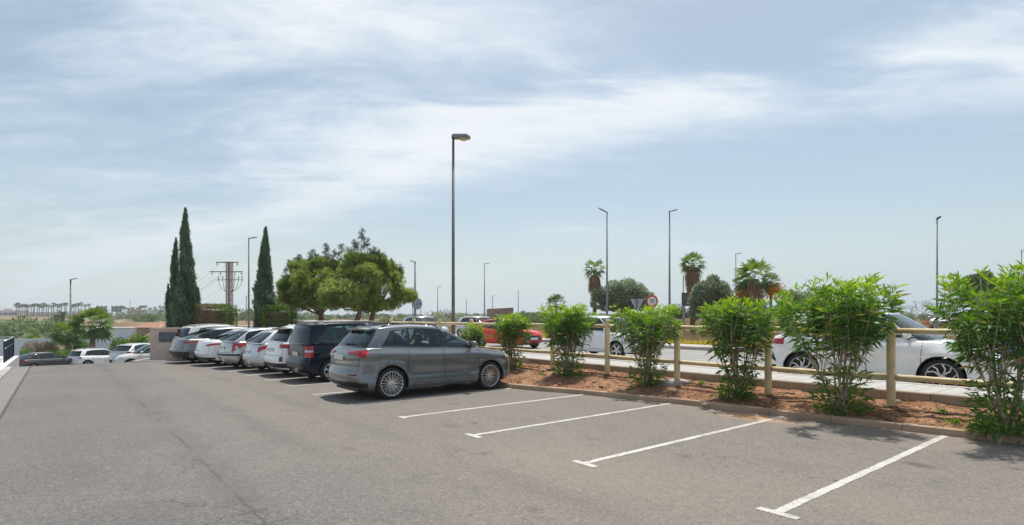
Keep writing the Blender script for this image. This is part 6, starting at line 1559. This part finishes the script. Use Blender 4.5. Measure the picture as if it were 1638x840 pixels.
scatter(60, lambda: (rnd.uniform(360, 1100), rnd.uniform(75, 260)), 'in the dry field', 'bushes over the dry field', smin=1, smax=3.2)
scatter(30, lambda: (rnd.uniform(1100, 1640), rnd.uniform(70, 180)), 'in the field', 'bushes over the field on the right', smin=1, smax=3)
scatter(4, lambda: (640+rnd.uniform(-12, 12), 80), 'in the grass', 'bushes right of the pines', smin=1.6, smax=2.4)
# far wood on the horizon: one mass
rng = np.random.default_rng(77); cl = []
for i in range(620):
    px = rng.uniform(330, 1700); Y = rng.uniform(260, 330); h = rng.uniform(.6, 1.5)*(1.8 if 680 < px < 720 or 370 < px < 500 else 1)
    X = (px-819)/F*Y; cl.append(((X, Y, ground(X, Y)+h*.9), (h*rng.uniform(1, 2.4), h*1.2, h), 110))
for i in range(60):
    px = rng.uniform(380, 470); Y = rng.uniform(150, 200); X = (px-819)/F*Y; h = rng.uniform(1.2, 2.6); cl.append(((X, Y, ground(X, Y)+h*.6), (h*1.4, h, h), 120))
V, T = blob_leaves(cl, rng, .6, .7, tone=(.35, .25)); link('far_woodland', np_quads('far_woodland', V, T), M('scrub_leaf'), label='dark line of far woodland along the horizon', cat='woodland', kind='stuff')
# dry grass verge with yellow flowers between the two roads
leaf_mat('dry_grass', ((.28, .20, .10), (.42, .32, .17), (.36, .36, .14)), .2, .9); leaf_mat('yellow_flower', ((.55, .45, .03), (.65, .55, .05), (.5, .5, .08)), .3, .7)
def blades(name, count, nr, sr, L, wd, m, label, cat, seed, clumpf=.0):
    rng = np.random.default_rng(seed); n = rng.uniform(*nr, count); s = rng.uniform(*sr, count)
    C = np.array([(*NS(a, b), ground(*NS(a, b))-.02) for a, b in zip(n, s)]); D = rng.normal(size=(count, 3))*.35+np.array((0, 0, 1)); LL = rng.uniform(L*.5, L*1.3, count)*(1+.6*np.sin(n*.9+s*.7))
    link(name, np_quads(name, leaves(C, D, LL, wd, rng), rng.random(count)), M(m), label=label, cat=cat, kind='stuff')
blades('dry_grass', 42000, (25.7, 46), (-14, 60), .34, .022, 'dry_grass', 'dry straw coloured grass on the verge beyond the road', 'grass', 1)
blades('yellow_flowers', 7000, (25.7, 27.4), (-8, 30), .30, .03, 'yellow_flower', 'band of yellow flowering weeds along the far pavement', 'flowers', 2)
blades('rough_grass', 30000, (52.5, 110), (-10, 130), .8, .06, 'dry_grass', 'rough dry grass covering the field', 'grass', 3)

# ------------------------------------------------------------------ far houses and billboards
def house(px0, px1, y0, Y, label, m='wall_white', wins=(), name='far_house', steps=(), base=1.0):
    k = Y/F; X0 = (px0-819)*k; X1 = (px1-819)*k; h = EYE+(507-y0)*k-base; root = empty(name, ((X0+X1)/2, Y, base), label=label, cat='house' if 'house' in name else 'building'); W_ = X1-X0
    g = MB(); g.box((0, 5, h/2-1), (W_, 10, h+2)); g.obj('wall', M(m), root)
    g = MB(); g.box((0, 5, h+.12), (W_+.4, 10.4, .25)); g.obj('roof', M('wall_white'), root)
    for (a, b, c, d) in steps:
        g = MB(); g.box(((a+b)/2*W_, 4, h+(d)/2), ((b-a)*W_, 6, d)); g.obj('upper_storey', M(m), root)
    for (fx, fz, ww, hh_) in wins:
        g = MB(); g.box((fx*W_, -.02, fz*h), (ww, .12, hh_)); wo_ = g.obj('window', M('window_dark'), root)
        g = MB(); g.box((fx*W_, -.10, fz*h-hh_/2-.1), (ww+.3, .12, .14)); g.obj('sill', M('wall_white'), wo_)
house(-25, 28, 497, 400, 'white terrace of houses at the far left edge of the skyline', wins=[(x, .60, 3.0, 1.2) for x in (-.40, -.22, -.02, .14, .30, .42)], steps=((-.5, -.1, 0, 1.6), (.05, .3, 0, 1.5)))
house(46, 84, 500, 400, 'white building with a blue band behind the far palms', wins=[(x, .35, 2.4, .5) for x in (-.3, 0, .3)], name='far_building')
house(205, 235, 496, 350, 'beige blank-walled house between the billboards and the pale blue house', 'wall_beige', wins=[(.42, .2, 1, 1.6)])
house(236, 286, 496, 345, 'pale blue-white house left of the cypress pair', 'wall_pale_blue', wins=[(-.12, .40, 1.8, 1.7), (.25, .35, .7, 1.6), (.34, .35, .7, 1.6), (-.36, .35, .9, 1.6)], steps=((-.1, .1, 0, .9), (.3, .5, 0, 1.2)))
house(112, 134, 499, 390, 'white house behind the street lamp in the low ground', wins=[(0, .5, 2, 1)])
house(300, 345, 500, 380, 'white house partly hidden by the trimmed hedge', wins=[(-.2, .5, 1.4, 1.2), (.2, .5, 1.4, 1.2)])
mat('billboard_back', (.30, .32, .36), .6, .2, var=.1, nscale=.5)
for (a, b, lab) in ((154.5, 171, 'left grey billboard back on posts above the dry slope'), (179, 194, 'right grey billboard back on posts above the dry slope')):
    Y = 300; k = Y/F; xa = (a-819)*k; xb_ = (b-819)*k; root = empty('billboard', ((xa+xb_)/2, Y, .4), label=lab, cat='billboard'); W_ = xb_-xa
    for j in range(3):
        g = MB(); g.box((-W_/2+W_*(j+.5)/3, 0, EYE+(507-494.5)*k-.4), (W_/3-.03, .15, 3.0)); g.obj('panel', M('billboard_back'), root)
    for fx in (-.5, 0, .5):
        g = MB(); g.box((fx*W_*.96, -.2, (EYE+(507-489)*k-.4)/2-.5), (.32, .25, EYE+(507-489)*k-.4+1)); g.obj('post', M('sign_slate'), root)
mat('barrier_orange', (.75, .14, .03), .5, var=.1)
X, Y, Z = PX(1484, 506, 60); mb = MB(); mb.box((0, 0, 0), (1.0, .4, .75), taper=.7, ch=.05); mb.obj('road_barrier', M('barrier_orange'), loc=(X, Y, .95), label='orange plastic road barrier left of the edge-on street lamp', cat='barrier')
X, Y, Z = PX(1476, 506, 60); mb = MB(); mb.box((-.55, 0, 0), (.9, .4, .6), taper=.7, ch=.05); mb.obj('road_barrier', M('sign_white'), loc=(X-.1, Y, .9), label='pale plastic road barrier touching the orange one', cat='barrier')
X, Y, Z = PX(1628, 512, 30); root = empty('no_entry_sign', (X, Y, .3), label='red and white round sign half hidden by the rightmost oleander', cat='traffic sign')
g = MB(); g.tube([(0, 0, -.2), (0, 0, Z-.3+.2)], .03, 6); g.obj('pole', M('galvanised'), root); g = MB(); g.lathe([(.001, -.05), (.28, -.05), (.28, -.035), (.001, -.035)], 24, 'y', (0, 0, Z-.3)); g.obj('sign_disc', M('sign_red'), root); g = MB(); g.box((0, -.056, Z-.3), (.38, .008, .09)); g.obj('white_bar', M('sign_white'), root)

# ------------------------------------------------------------------ haze: one closed box of thin air, sky outside
hm = bpy.data.materials.new('haze'); hm.use_nodes = True; t = hm.node_tree; t.nodes.clear()
pv = N(t, 'ShaderNodeVolumePrincipled'); pv.inputs['Color'].default_value = (.88, .93, 1, 1); pv.inputs['Density'].default_value = .00045; pv.inputs['Anisotropy'].default_value = .2
ot = N(t, 'ShaderNodeOutputMaterial'); t.links.new(pv.outputs[0], ot.inputs['Volume'])
mb = MB(); mb.box((0, 0, 1), (10600, 10600, 30)); mb.obj('haze', hm, label='thin pale summer haze over the far field and skyline', cat='haze', kind='stuff')
